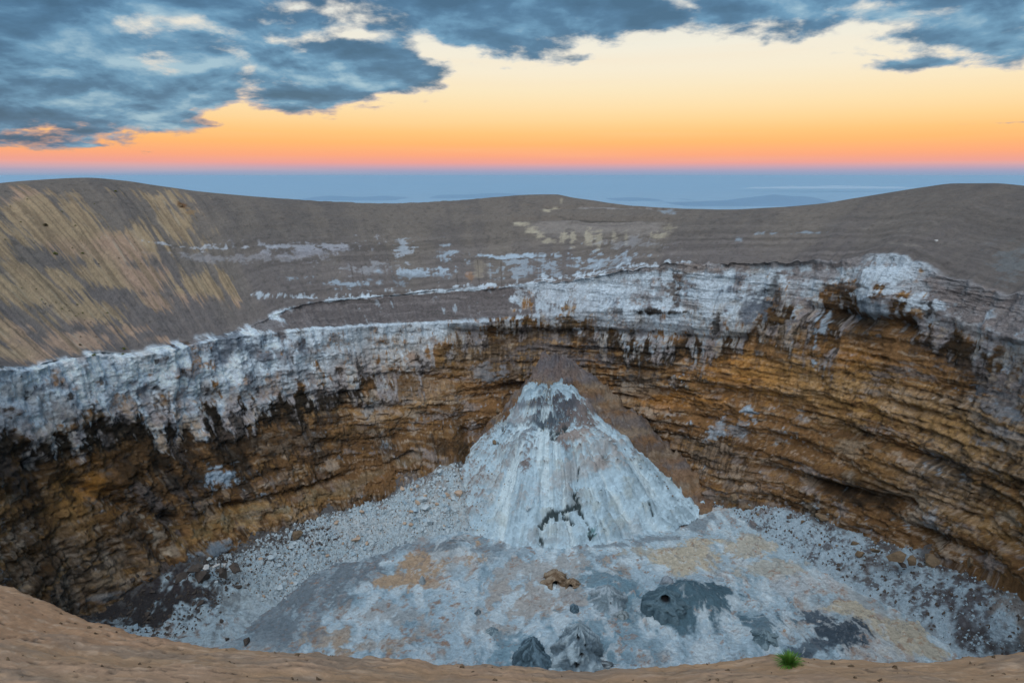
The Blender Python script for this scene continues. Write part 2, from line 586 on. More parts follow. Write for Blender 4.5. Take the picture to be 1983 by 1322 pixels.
# overhang shadows: recesses cut under the hard beds
for (x0, y0, x1, y1, dep, ht, ww) in [(1480, 905, 1760, 975, 3.6, 1.6, 8), (1620, 830, 1980, 940, 2.6, 1.5, 8), (1700, 985, 1900, 1075, 2.6, 1.5, 6),
                                       (620, 860, 900, 838, 3.0, 1.8, 8), (450, 985, 800, 880, 2.2, 1.2, 8), (880, 640, 1100, 650, 3.0, 2.0, 6),
                                       (1130, 640, 1440, 660, 1.8, 1.6, 6), (250, 760, 560, 760, .8, 2, 6), (1560, 600, 1760, 632, 3.0, 1.8, 6),
                                       (560, 770, 720, 755, 1.4, 1.2, 6), (1200, 800, 1420, 880, 1.6, 1.1, 6), (60, 900, 330, 1010, 2.0, 2.0, 5)]:
    m = S.line([(x0, y0), ((x0 + x1) / 2, (y0 + y1) / 2 + 4), (x1, y1)], ht * (1 + .0), (NB, NU))
    disp = disp + dep * m * (.6 + .8 * vn(SS / 6, Z0 / 3, 3)) * wallm
# buttresses
for (px, py, rx, ry, h) in [(1730, 570, 60, 70, -3.0), (1370, 600, 28, 70, -2.2), (1470, 590, 20, 60, 2.4), (1620, 590, 34, 24, 2.8), (1300, 560, 12, 40, 1.4),
                            (400, 1095, 40, 22, -3.0), (820, 690, 40, 60, -1.6), (330, 780, 30, 60, -1.8), (140, 760, 40, 70, -1.8), (1900, 690, 40, 50, -1.5),
                            (560, 730, 30, 60, -1.5), (970, 790, 7, 22, -3.2), (1835, 1075, 34, 26, -2.4), (1540, 955, 30, 18, -2.0), (1660, 1010, 40, 16, -1.8)]:
    disp = disp + h * S.blob(px, py, rx, ry, (NB, NU)) * wallm
jo = 1 - np.abs(fbm(SS / 5.5 + .5 * big, Z0 / 4.0, 4, 3, .5)) * 7
disp = disp + rockm * (1 - .6 * upw) * (.55 * sst(jo, .45, .95) + .40 * fbm(SS / 1.1, Z0 / .8, 3, 6, .6) + .5 * np.abs(fbm(SS / 2.6, zt / 1.1, 4, 5, .6)))
GR2 = GR + disp
rimn = 1.5 * fbm(SS / 5.2, SS * 0 + 3.7, 6, 2, .68)
rimw = np.exp(-((GW - 2.0) / .10) ** 2) + .8 * np.exp(-((GW - 1.0) / .05) ** 2) * benchm.max(axis=0)[None, :]
GZ2 = GZ + rimw * 1.1 * rimn * (GW < 3) * (1 - .7 * (S.X < 1e5) * (1 - sst(S.X, 1000, 1150)))
rr = GR - rU(PHW)[None, :]
gul = fbm(SS / 1.7 + .6 * fbm(SS / 14, rr / 20, 2, 1), rr / 34, 4, 5, .55)
gul2 = fbm(SS / 7, rr / 60, 3, 6)
leftm = sst(-S.X, -560, -380) * (S.X < 1e5)
GZ2 = GZ2 + slopem * (1 - sst(GW, 2.80, 2.98)) * ((.07 + .6 * leftm) * gul + .5 * gul2 + .30 * fbm(SS / 2.5, rr / 2.0, 4, 7)) + (GW > 2.9) * (GW < 3.2) * .25 * fbm(SS / 12, rr / 12, 3, 2)
GZ2 = GZ2 + benchm * (.5 * gul + .3 * fbm(SS / 1.4, Z0 / 1.4, 3, 2))
# small scarps on the ash slope
for pts, h, wd in [([(990, 424), (1100, 420), (1300, 424)], -1.2, 1.4), ([(1055, 400), (1170, 398), (1290, 404)], -.8, 1.2), ([(500, 576), (640, 573), (760, 566), (1000, 548)], -.8, .9),
                   ([(290, 486), (480, 474), (660, 462)], -.5, .9), ([(960, 497), (1090, 494)], -.5, .8)]:
    GZ2 = GZ2 + h * S.line(pts, wd, (NL, NA)) * (GW < 3)
PF = cart(GR2, GZ2)

# ---- colours of the crater rock
A3 = lambda *c: np.array(c, np.float32)
WHITE, PALEB, SLATE = A3(.60, .68, .74), A3(.36, .44, .51), A3(.155, .18, .215)
MAUVE, TANP = A3(.27, .235, .225), A3(.46, .38, .29)
BLK, DBRN, BRN, OCH, ORG = A3(.024, .018, .012), A3(.095, .052, .024), A3(.27, .142, .058), A3(.54, .305, .105), A3(.60, .265, .052)
ASH, ASHD, ASHV = A3(.170, .147, .127), A3(.130, .116, .108), A3(.162, .140, .134)
STRAW, PINKT, CREAM = A3(.375, .275, .165), A3(.41, .275, .19), A3(.42, .37, .28)
n_bed = fbm(SS / 20, zt / 1.3, 5, 3, .65)
n_bed2 = fbm(SS / 9, zt / .55, 4, 4, .6)
n_pat = fbm(SS / 8, Z0 / 6, 4, 5, .55)
n_patb = fbm(SS / 22, Z0 / 14, 3, 7, .5)
n_str = fbm(SS / 2.4 + .5 * fbm(SS / 5, Z0 / 6, 3, 4), Z0 / 12, 5, 2, .68)
n_str2 = fbm(SS / .55, Z0 / 5, 4, 6, .6)
n_fin = fbm(SS / .9, Z0 / .9, 4, 1, .65)
n_mid = fbm(SS / 3.2, Z0 / 2.6, 5, 0, .6)
# lower wall: brown beds, ochre and black patches
c = np.zeros(GR.shape + (3,), np.float32) + BRN
c = mixc(c, DBRN, sst(n_bed + .35 * n_pat + .9 * n_patb + .5 * n_mid, -.08, .35))
c = mixc(c, OCH, sst(-n_bed + .5 * n_bed2 + .6 * n_patb, .16, .55) * .6)
c = mixc(c, DBRN, (1 - sst(GW + .25 * n_pat + .2 * n_mid, .18, .5)) * .55)
c = mixc(c, BLK, sst(n_pat + .6 * n_bed2 + .3 * n_mid, .28, .58) * .8)
c = mixc(c, TANP, sst(n_bed2 + .5 * n_fin - .3 * n_pat, .28, .6) * .55)
c = mixc(c, PALEB, sst(n_mid + .5 * n_patb, .42, .62) * .35)
W = GW
LW = (NB, NL)
nv = fbm(SS / 3.0 + .6 * n_pat, Z0 / 11, 5, 1, .62)
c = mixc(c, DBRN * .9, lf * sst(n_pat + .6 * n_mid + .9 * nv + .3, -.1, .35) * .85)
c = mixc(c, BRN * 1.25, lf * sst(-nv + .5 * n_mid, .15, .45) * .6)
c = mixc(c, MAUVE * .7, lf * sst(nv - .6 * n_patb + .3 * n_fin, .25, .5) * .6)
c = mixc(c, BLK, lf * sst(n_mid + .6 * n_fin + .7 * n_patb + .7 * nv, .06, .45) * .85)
c = mixc(c, A3(.29, .225, .175), sst(n_patb + .7 * n_mid - .3 * n_bed, .12, .5) * .5)
c = mixc(c, A3(.40, .31, .23), sst(fbm(SS / 7, zt / 1.8, 5, 2, .62) + .3 * n_fin + .3 * n_patb, .18, .45) * .7)
c = mixc(c, A3(.33, .30, .29), sst(fbm(SS / 10, zt / 2.6, 5, 6, .6) + .3 * n_fin, .26, .5) * .55 * (1 - lf))
drip = fbm(SS / .9, Z0 / 7, 4, 7, .6)
c = mixc(c, TANP * .9, sst(drip + .9 * n_pat - .25 * n_bed, .45, .66) * .32)
c = mixc(c, BLK, sst(-drip + .8 * n_patb + .3 * n_mid, .34, .6) * .6)
c = mixc(c, PALEB * 1.05, sst(n_fin + .9 * n_mid + .25 * n_pat, .62, .8) * .75)
c = mixc(c, OCH * 1.15, sst(-n_fin * .7 - n_bed2 + .3 * n_patb, .42, .7) * .3)
for px, py, rx, ry, col, s in [(190, 930, 60, 60, ORG, .9), (150, 1000, 50, 60, OCH, .6), (300, 830, 40, 30, ORG, .4), (430, 1020, 90, 22, OCH, .6), (560, 985, 100, 18, OCH, .55), (700, 930, 90, 22, BRN, .6),
                               (800, 760, 70, 40, TANP, .45), (860, 700, 60, 30, OCH, .35), (760, 800, 90, 14, OCH, .5), (680, 715, 30, 14, ORG, .5), (960, 740, 60, 40, BRN, .5),
                               (1450, 715, 90, 40, ORG, .75), (1560, 740, 140, 50, OCH, .6), (1640, 690, 60, 24, ORG, .5), (1290, 775, 90, 16, ORG, .7), (1750, 790, 160, 40, OCH, .6), (1900, 860, 90, 40, OCH, .55), (1850, 980, 90, 30, OCH, .5),
                               (1950, 1010, 50, 60, OCH, .5), (1480, 930, 60, 20, BRN, .5), (1700, 900, 80, 26, OCH, .4),
                               (330, 930, 110, 50, BLK, .75), (90, 1080, 80, 70, DBRN, .9), (280, 880, 60, 40, BLK, .7), (560, 860, 80, 34, DBRN, .8), (460, 870, 50, 30, BLK, .7), (360, 1000, 60, 30, BLK, .45), (700, 850, 110, 24, BLK, .55), (860, 860, 60, 12, BLK, .8),
                               (1000, 660, 60, 14, DBRN, .8), (940, 690, 60, 26, DBRN, .5), (1000, 720, 40, 20, BLK, .5), (1250, 690, 80, 26, BLK, .9), (1390, 670, 40, 26, BLK, .85), (1250, 735, 40, 30, DBRN, .6), (1560, 610, 70, 24, DBRN, .85), (1480, 650, 60, 20, DBRN, .7),
                               (1660, 640, 40, 14, BLK, .8), (1690, 640, 120, 20, DBRN, .6), (1880, 715, 60, 30, BLK, .85), (1800, 680, 60, 26, DBRN, .7), (1650, 850, 60, 16, BLK, .7), (1620, 940, 90, 18, BLK, .8), (1700, 960, 60, 26, BLK, .7), (1420, 880, 60, 30, DBRN, .5), (1780, 930, 90, 20, DBRN, .5), (1900, 940, 60, 16, BLK, .6),
                               (1940, 770, 44, 50, SLATE, .8), (1960, 830, 30, 26, PALEB, .4), (1400, 960, 60, 24, A3(.2, .16, .13), .6), (1860, 700, 80, 20, SLATE, .3),
                               (430, 925, 20, 15, PALEB * 1.1, 1.6), (400, 1092, 46, 14, BLK, .95), (405, 1066, 34, 9, PALEB, .8), (305, 1040, 12, 34, TANP, .9), (335, 1062, 6, 20, TANP, .9), (220, 1110, 60, 26, OCH, .4), (200, 1120, 40, 18, TANP, .5), (210, 1155, 30, 8, PALEB, .5),
                               (1770, 985, 18, 22, TANP, .7), (1805, 1010, 10, 20, PALEB, .6), (1950, 1000, 24, 12, TANP, .9), (1240, 760, 40, 12, TANP, .5), (1420, 835, 20, 12, PALEB, .6), (1550, 800, 12, 12, PALEB, .7), (1650, 880, 20, 20, TANP, .5), (1390, 830, 12, 10, PALEB, .8), (1450, 795, 10, 8, PALEB, 1.),
                               (500, 1000, 90, 10, A3(.2, .2, .13), .5), (640, 950, 120, 8, A3(.17, .16, .11), .5), (730, 790, 24, 12, PALEB, .5), (800, 805, 12, 10, TANP, .6), (940, 720, 24, 12, PALEB, .5), (1080, 690, 70, 30, A3(.17, .15, .15), .9)]:
    g = S.ell(px, py, rx * 1.15, ry * 1.15, LW, tilt=(.35 if px > 1420 else (-.32 if px < 800 else 0)))
    m = sst(1.25 - np.sqrt(g) + 1.3 * n_mid + 1.1 * n_bed + .6 * n_fin + .4 * n_bed2, .1, .8)
    c = mixc(c, c * .35 + col * .65 if s < .95 else col * 1.0, m * min(s, 1))
# the pale crust that coats the top of the wall
low = wl([(0, 868), (60, 872), (130, 850), (200, 842), (260, 828), (330, 830), (400, 822), (460, 800), (520, 800), (600, 780), (660, 762), (720, 735), (800, 745), (850, 700), (880, 662), (950, 640), (1060, 628), (1120, 632), (1150, 650), (1200, 672), (1280, 690), (1350, 672), (1420, 672), (1455, 640),
          (1490, 612), (1560, 618), (1600, 600), (1680, 600), (1740, 608), (1790, 640), (1840, 668), (1900, 690), (1960, 712), (1983, 720)], (NB, NU))
hgt = np.where(W < 1, (W - low) * (L_[1] - B_[1])[None, :], ((W - 1) * (U_[1] - L_[1])[None, :] + (1 - low) * (L_[1] - B_[1])[None, :]))
hgt = np.where(low > 1, (W - low) * (U_[1] - L_[1])[None, :], hgt)          # metres above the foot of the crust
wm = sst(hgt / 9.0 + 1.35 * n_str + 1.1 * n_mid + .45 * n_str2 + .8 * n_pat + .4 * n_fin, -.15, .5)
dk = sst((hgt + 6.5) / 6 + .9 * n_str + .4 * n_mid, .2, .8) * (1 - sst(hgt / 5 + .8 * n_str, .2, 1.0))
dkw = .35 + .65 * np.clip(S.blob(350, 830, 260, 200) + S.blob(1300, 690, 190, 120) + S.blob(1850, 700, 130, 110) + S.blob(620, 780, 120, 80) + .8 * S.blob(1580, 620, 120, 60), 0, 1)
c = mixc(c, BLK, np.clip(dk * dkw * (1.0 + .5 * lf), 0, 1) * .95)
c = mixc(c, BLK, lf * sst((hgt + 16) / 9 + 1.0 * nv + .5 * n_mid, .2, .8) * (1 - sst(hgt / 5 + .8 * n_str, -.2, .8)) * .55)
crust = mixc(np.zeros_like(c) + WHITE * .93, PALEB, sst(n_str + .7 * n_mid, -.15, .35) * .8)
crust = mixc(crust, MAUVE, sst(n_mid + .8 * n_pat - .2 * n_str2, .12, .5) * .8)
crust = mixc(crust, TANP, sst(-n_pat + .4 * n_str, .15, .5) * .45)
crust = mixc(crust, TANP * 1.05, S.blob(800, 690, 110, 60) * (.5 + .5 * n_mid) + S.blob(660, 720, 120, 60) * .25)
crust = mixc(crust, SLATE, sst(n_str + n_mid * .8 + n_patb * .4, .38, .62) * .8)
crust = mixc(crust, SLATE * 1.3, S.blob(480, 690, 110, 34) * sst(n_mid, -.3, .3) * .7)
crust = mixc(crust, BLK, sst(n_str2 + .9 * n_mid + .5 * n_fin, .55, .78) * .85)
crust = mixc(crust, BRN * 1.2, sst(n_pat + .8 * n_fin + .4 * n_mid - .25 * sst(hgt, 4, 14), .30, .55) * .75)
crust = mixc(crust, WHITE, sst(-n_mid - .6 * n_str2 - .3 * n_pat, .22, .5) * .9)
crust = mixc(crust, MAUVE * 1.15, (1 - sst(hgt, 1, 15)) * sst(nv + .7 * n_mid + .2, -.1, .35) * .85)
crust = mixc(crust, TANP * .85, (1 - sst(hgt, 0, 12)) * sst(-nv + .6 * n_fin, .0, .35) * .6)
crust = mixc(crust, BLK, sst(nv + .8 * n_mid + .3 * n_fin - .02 * hgt, .38, .58) * .8)
crust = mixc(crust, WHITE, sst(-nv + .6 * n_str2 - .4 * n_mid, .12, .42) * .65 * sst(hgt, 3, 10))
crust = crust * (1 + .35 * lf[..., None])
c = mixc(c, crust, wm * sst(W, .25, .5))
# bench between the two rims, dulled by ash
bench = mixc(np.zeros_like(c) + ASHV, MAUVE * .95, sst(n_bed2, .0, .4) * .6)
bench = mixc(bench, WHITE * .85, sst(n_str + n_mid * .8, .45, .7) * .7)
bench = mixc(bench, ASHD * .8, sst(n_bed, .25, .5) * .6)
c = mixc(c, bench, sst(benchm + .45 * n_mid + .15 * n_str, .35, .65))
# bright lips
l1 = np.exp(-((GW - 1.03 - .03 * n_mid) / .045) ** 2) * sst(S.X, 560, 640) * (1 - sst(S.X, 1010, 1080)) * (S.X < 1e5)
c = mixc(c, WHITE * .95, l1 * sst(n_str + 1.0 * n_mid + .5 * n_fin, -.15, .2) * .95)
# dark holes and mauve stains in the high right wall
for px, py, rx, ry, col, s in [(1475, 590, 20, 30, SLATE * .6, .9), (1630, 560, 40, 14, DBRN, .9), (1700, 568, 50, 7, DBRN, .9), (1300, 560, 14, 40, DBRN, .8), (1500, 560, 20, 30, BLK, .7), (1450, 600, 12, 30, SLATE, .7), (1255, 575, 40, 12, MAUVE, .7), (1340, 590, 24, 12, MAUVE, .6),
                               (1580, 530, 60, 14, MAUVE, .8), (1540, 560, 30, 30, MAUVE, .5), (1300, 606, 70, 4, BLK, .9), (1200, 602, 60, 4, BLK, .6), (1140, 625, 30, 20, DBRN, .6), (1330, 515, 50, 8, TANP * .6, .8), (1410, 508, 40, 8, BRN, .7), (1800, 590, 20, 14, BLK, .9), (520, 628, 80, 14, MAUVE * .8, .9), (430, 652, 60, 8, SLATE * 1.1, .8), (600, 592, 50, 10, MAUVE * .8, .8), (1850, 570, 70, 14, MAUVE * .85, 1.), (1930, 590, 60, 16, MAUVE * .85, 1.), (1960, 625, 40, 22, MAUVE * .9, .9), (1890, 600, 50, 14, MAUVE * .8, .9),
                               (1720, 530, 50, 14, WHITE, 1.), (1720, 560, 60, 8, WHITE, .8), (1760, 580, 30, 14, WHITE, .9), (1580, 660, 6, 40, PALEB, .9), (1595, 615, 10, 24, PALEB, .8), (1370, 570, 12, 34, WHITE, .9), (1700, 600, 50, 16, PALEB, .7), (1080, 575, 60, 18, WHITE * .9, .6), (1180, 560, 60, 14, WHITE, .6), (1110, 600, 60, 12, WHITE * .9, .6)]:
    g = S.ell(px, py, rx * 1.2, ry * 1.2, (NB, NU))
    c = mixc(c, col, sst(1.15 - np.sqrt(g) + 1.3 * n_mid + .9 * n_str + .5 * n_fin, .1, .6) * s)
mr = sst(S.X + 60 * n_pat, 1765, 1835) * (S.X < 1e5) * sst(W + .35 * n_mid + .15 * n_pat, 1.2, 1.4) * (W < 2.02)
lay_r = mixc(np.zeros_like(c) + MAUVE * .95, MAUVE * .55, sst(n_bed2 + .4 * n_bed, .05, .4) * .8)
lay_r = mixc(lay_r, A3(.34, .29, .26), sst(-n_bed2 + .3 * n_fin, .2, .5) * .6)
c = mixc(c, lay_r, mr * .85)
top_r = sst(S.X, 1150, 1260) * (1 - sst(S.X, 1650, 1760)) * (S.X < 1e5) * sst(W + .12 * n_mid + .10 * n_str, 1.80, 1.92) * (W < 2.02)
c = mixc(c, lay_r * 1.1, top_r * .85)
# broken brown lip along the left rim
lipm = (1 - sst(S.X, 520, 640)) * (S.X > -1e4) * sst(W + .5 * n_mid + .3 * n_pat, 1.25, 1.75) * (W < 2.05)
c = mixc(c, mixc(np.zeros_like(c) + A3(.24, .21, .20), A3(.07, .055, .045), sst(n_fin + .6 * n_mid, .0, .35)), lipm * sst(n_pat + .9 * n_mid, -.05, .3) * .9)
# ---- ash slope
sl_ = mixc(np.zeros_like(c) + ASH, ASHD, sst(gul2 + (.15 + .5 * leftm) * gul + .5 * fbm(SS / 5, rr / 5, 4, 4), -.1, .5) * .7)
sl_ = mixc(sl_, ASHV, sst(2.6 - GW + .25 * gul2, .1, .6) * .6)
sl_ = mixc(sl_, ASHD * .85, sst(S.X, 1500, 1900) * (S.X < 1e5) * .45)
sl_ = mixc(sl_, ASH * 1.15, sst(.3 * gul + 1.0 * fbm(SS / 2, rr / 2.5, 4, 3), .3, .6) * .3)
SR = (NU - 3, NA)
ter = fbm(SS / 34 + .3 * gul2, rr / 1.5, 4, 2, .6) * (1 - .8 * leftm)
sl_ = sl_ * (1 + .34 * ter * sst(2.75 - GW, 0, .3))[..., None]
spk = sst(fbm(SS / 1.3, rr / 1.1, 4, 5, .7), .28, .5)
sl_ = mixc(sl_, ASHD * .6, spk * .5)
g_fine = fbm(SS / .62, rr / 18, 3, 1, .6)
yel = np.zeros(GR.shape)
for px, py, rx, ry, s in [(60, 430, 130, 60, 1.0), (220, 470, 120, 40, .95), (180, 540, 170, 30, .9), (330, 430, 60, 40, .75), (320, 385, 60, 20, .7), (140, 375, 90, 14, .6), (60, 570, 90, 30, .95), (160, 610, 90, 26, .95), (380, 555, 40, 30, .85), (290, 590, 60, 20, .6), (440, 545, 24, 26, .7), (150, 660, 80, 22, 1.0),
                          (20, 640, 60, 20, .9), (50, 685, 60, 16, 1.0), (250, 640, 60, 14, .7), (400, 460, 24, 20, .45), (455, 580, 12, 14, .5), (300, 660, 40, 10, .6)]:
    yel = np.maximum(yel, s * np.exp(-S.ell(px, py, rx * 1.1, ry * 1.15, SR)))
darkb = np.zeros(GR.shape)
for px, py, rx, ry, s in [(60, 495, 50, 14, .8), (160, 545, 80, 12, .8), (60, 600, 50, 20, .85), (250, 580, 80, 16, .7), (120, 655, 30, 10, .5), (300, 620, 70, 16, .7), (200, 400, 60, 10, .6), (240, 420, 14, 36, .5)]:
    darkb = np.maximum(darkb, s * np.exp(-S.ell(px, py, rx, ry, SR, tilt=.55)))
ym = sst(yel * 1.6 - darkb * 1.0 + .8 * gul + .95 * g_fine + .7 * fbm(SS / 5, rr / 22, 4, 6, .6) - .64, -.12, .3) * sst(yel, .04, .22)
ycol = mixc(np.zeros_like(c) + STRAW, PINKT, sst(fbm(SS / 14, rr / 14, 3, 2) + sst(S.Y, 560, 680) * .8 * (S.X < 1e5), .05, .6))
ycol = mixc(ycol, A3(.22, .16, .10), sst(fbm(SS / .5, rr / 20, 3, 3, .6) + .5 * g_fine, .08, .4) * .8)
ycol = mixc(ycol, CREAM, sst(-g_fine - .3 * gul2, .25, .6) * .5)
sl_ = mixc(sl_, ycol, ym * .84)
n_sl = fbm(SS / 2.4 + .8 * fbm(SS / 3, rr / 3, 2, 6), rr / 1.7, 5, 3, .66)
for px, py, rx, ry, col, s, nn in [(560, 478, 110, 7, A3(.36, .37, .40), .7, 1.1), (420, 479, 90, 3, A3(.42, .44, .47), .8, 1.1), (600, 490, 60, 8, A3(.32, .32, .35), .6, 1.1), (470, 500, 130, 7, A3(.3, .29, .3), .6, .9), (780, 478, 14, 16, A3(.4, .45, .5), .7, .9), (720, 520, 40, 10, A3(.35, .36, .38), .5, 1.2), (870, 490, 12, 14, PALEB, .7, 1.),
                                   (960, 496, 60, 3, PALEB * 1.1, .9, .7), (1040, 494, 50, 3, PALEB * 1.1, .9, .7), (820, 530, 50, 7, PALEB * 1.1, .8, 1.1), (680, 550, 60, 6, PALEB, .7, 1.1), (1050, 520, 90, 16, PALEB, .55, 1.2), (1180, 515, 60, 20, PALEB, .5, 1.2), (930, 520, 14, 20, A3(.26, .22, .17), .8, .6), (790, 540, 60, 8, ASHD * .8, .5, .8),
                                   (640, 576, 90, 2.6, WHITE * .85, .8, 1.3), (700, 572, 50, 3, WHITE * .9, .8, 1.2), (840, 564, 50, 3, WHITE * .85, .8, 1.3), (960, 557, 60, 3.5, WHITE * .85, .8, 1.3), (1040, 553, 60, 4, WHITE * .85, .8, 1.3), (1130, 545, 60, 7, WHITE * .9, .8, 1.2), (1190, 540, 50, 9, WHITE * .9, .8, 1.1), (1270, 522, 60, 7, WHITE * .9, .7, 1.1),
                                   (1075, 442, 60, 20, A3(.235, .208, .186), 1., .25), (1150, 440, 90, 18, A3(.235, .208, .186), 1., .25), (1230, 440, 70, 18, A3(.235, .208, .186), 1., .25),
                                   (1010, 433, 20, 6, CREAM, .9, .3), (1030, 446, 16, 8, CREAM * .95, .9, .3), (1045, 458, 14, 9, CREAM * .95, .9, .3), (1062, 466, 14, 8, CREAM * .9, .8, .4), (1092, 458, 10, 14, CREAM * .95, .8, .5), (1110, 460, 8, 16, CREAM * .9, .8, .5), (1140, 458, 8, 18, CREAM * .95, .8, .5), (1160, 462, 8, 18, CREAM * .85, .8, .5), (1190, 456, 9, 14, CREAM * .9, .8, .5), (1212, 462, 6, 14, CREAM * .8, .7, .5), (1275, 455, 18, 7, CREAM * .85, .8, .4), (1295, 440, 14, 8, CREAM * .75, .6, .4),
                                   (1060, 406, 10, 7, CREAM * .9, .9, .3), (1075, 400, 12, 4, CREAM * .85, .9, .3), (1200, 402, 100, 3, A3(.29, .27, .26), .9, .3), (1180, 425, 120, 2.5, A3(.09, .08, .072), .9, .3), (1180, 436, 110, 2, A3(.17, .15, .14), .8, .3), (1086, 388, 5, 7, CREAM * .8, .8, .4), (1290, 408, 16, 6, PALEB * .8, .6, .5), (1220, 470, 50, 10, A3(.31, .31, .32), .5, .8),
                                   (908, 535, 7, 8, A3(.28, .16, .09), .7, .8), (352, 396, 10, 7, A3(.16, .085, .04), .95, .3), (370, 410, 12, 10, A3(.3, .19, .09), .6, .6), (1960, 510, 40, 30, A3(.15, .165, .17), .6, .8), (1500, 452, 30, 3, PALEB * .8, .6, .9), (1430, 466, 8, 4, PALEB * .8, .6, .6), (1570, 450, 20, 2.5, PALEB * .8, .6, .8), (1730, 470, 40, 3, ASH * 1.35, .6, .6), (1750, 448, 24, 3, ASH * 1.35, .6, .6)]:
    g = S.ell(px, py, rx * 1.15, ry * 1.15, SR)
    sl_ = mixc(sl_, col, sst(1.1 - np.sqrt(g) + nn * (1.9 * n_sl + .35 * gul + .5 * g_fine), .1, .8) * s)
# cracks running down the slope
for pts in [[(700, 515), (705, 545)], [(885, 535), (887, 553)], [(925, 505), (928, 552)], [(970, 505), (972, 552)], [(680, 520), (684, 550)], [(745, 582), (747, 598)], [(756, 580), (757, 596)]]:
    sl_ = mixc(sl_, A3(.06, .05, .045), S.line(pts, .17, (NL, NA)) * .6)
c = mixc(c, sl_, sst(GW - 2 + .022 * n_mid, -.02, .012))
c = c * (1 + .22 * n_fin[..., None] * sst(2.1 - GW, 0, .2)[..., None] + .10 * n_sl[..., None])
VF = PF.reshape(-1, 3)


def sub_mesh(name, r0, r1, mat):
    V = PF[r0:r1].reshape(-1, 3)
    return new_mesh(name, V, grid_faces(r1 - r0, NC, wrap=True), mat, c[r0:r1])


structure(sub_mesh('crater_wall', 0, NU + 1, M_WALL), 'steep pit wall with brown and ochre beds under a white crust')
structure(sub_mesh('crater_slope', NU, NR, M_SLOPE), 'grey ash slope rising from the pit rim to the skyline')


# ------------------------------------------------------------------ talus apron at the foot of the wall
ptF = [pix_z(250, 1290, -100), pix_z(470, 1240, -100), pix_z(520, 1178, -100), pix_z(600, 1118, -100), pix_z(700, 1074, -100), pix_z(830, 1042, -100), pix_z(900, 1030, -100),
       pix_z(1390, 990, -100), pix_z(1470, 1032, -100), pix_z(1600, 1112, -100), pix_z(1760, 1192, -100), pix_z(1870, 1272, -100), pix_z(1960, 1335, -100)]
ptF = [p for p in ptF] + [(0, 66, -100), (15, 72, -100)]
hidF = [(-180, 70, -100), (-120, 68, -100), (120, 84, -100), (180, 70, -100)]
rF, zF = curve(ptF, hidF)
PT = np.concatenate([np.linspace(-110, 120, 900), np.linspace(120, 250, 40)[1:-1]])
PTW = np.where(PT > 180, PT - 360, PT)
tt = np.linspace(0, 1, 96)[:, None]
f_, b_ = (rF(PTW) + 2.6 * fbm(PTW / 4.5, PTW * 0 + 3.3, 4, 2, .6))[None, :], rB(PTW)[None, :] + 2.5
zb_ = zB(PTW)[None, :] + 1.0
TR = f_ - 1.2 + (b_ - f_ + 1.2) * tt
prof = tt ** 1.15
TZ = -100.25 + (zb_ + 100.25) * prof
TS = np.radians(PT)[None, :] * 85 * np.ones_like(tt)
cone_m = np.exp(-((PTW - 8) / 13.0) ** 2)[None, :]
TZ = TZ + sst(tt, .0, .12) * ((1.4 * fbm(TS / 6, TR / 6, 5, 2, .62) + .9 * np.abs(fbm(TS / 2.2, TR / 2.2, 4, 4, .65)) + .3 * fbm(TS / .9, TR / .9, 2, 6)) * (1 - .6 * cone_m))
TRd = np.radians(PT)[None, :]
PTL = np.stack([CX + TR * np.sin(TRd), CY + TR * np.cos(TRd), TZ], -1)
ST_ = Surf(PTL)
tn1 = fbm(TS / 5, TR / 4, 5, 1, .6); tn2 = fbm(TS / 1.2, TR / 1.2, 4, 3, .65); tn3 = fbm(TS / 14, TR / 9, 3, 5)
left = (PTW < -2)[None, :] * np.ones_like(tt) * 1.0
tc_ = np.zeros(TR.shape + (3,), np.float32) + A3(.44, .54, .59)
tc_ = mixc(tc_, A3(.30, .36, .40), sst(tn2 + .5 * tn1, .1, .5) * .7)
tc_ = mixc(tc_, A3(.24, .16, .115), sst(tn2 - .3 * tn1, .2, .45) * .75)
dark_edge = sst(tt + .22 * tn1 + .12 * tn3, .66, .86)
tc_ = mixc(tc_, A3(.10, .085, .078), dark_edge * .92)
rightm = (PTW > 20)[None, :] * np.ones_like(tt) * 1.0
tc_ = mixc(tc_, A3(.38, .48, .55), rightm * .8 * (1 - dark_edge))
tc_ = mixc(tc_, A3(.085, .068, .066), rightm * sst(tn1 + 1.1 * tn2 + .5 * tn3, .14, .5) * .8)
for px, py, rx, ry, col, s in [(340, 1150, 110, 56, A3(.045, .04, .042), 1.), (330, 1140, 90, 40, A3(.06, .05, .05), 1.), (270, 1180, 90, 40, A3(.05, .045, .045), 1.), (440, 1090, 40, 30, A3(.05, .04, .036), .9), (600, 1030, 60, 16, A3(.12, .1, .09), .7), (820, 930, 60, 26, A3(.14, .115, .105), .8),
                               (480, 1180, 50, 40, A3(.42, .48, .5), .6), (720, 1020, 80, 24, A3(.55, .58, .58), .7), (870, 960, 50, 50, A3(.52, .54, .53), .7),
                               (1880, 1200, 60, 60, A3(.10, .09, .095), .8), (1940, 1240, 60, 40, A3(.06, .055, .055), .8), (1500, 985, 60, 14, A3(.2, .17, .16), .7), (1700, 1090, 90, 20, A3(.13, .11, .1), .6), (1960, 1180, 40, 40, A3(.3, .27, .24), .6)]:
    g = ST_.ell(px, py, rx * 1.2, ry * 1.2)
    tc_ = mixc(tc_, col, sst(1.0 - np.sqrt(g) + 1.3 * tn1 + .9 * tn2, .0, .7) * s)
tc_ = mixc(tc_, A3(.46, .54, .58), (1 - sst(tt + .14 * tn1, .02, .2)) * sst(tn2 + tn1, -.4, .2) * (1 - .5 * rightm))
shell = mixc(np.zeros_like(tc_) + A3(.175, .15, .143), A3(.24, .19, .165), sst(tn1, -.1, .4) * .6)
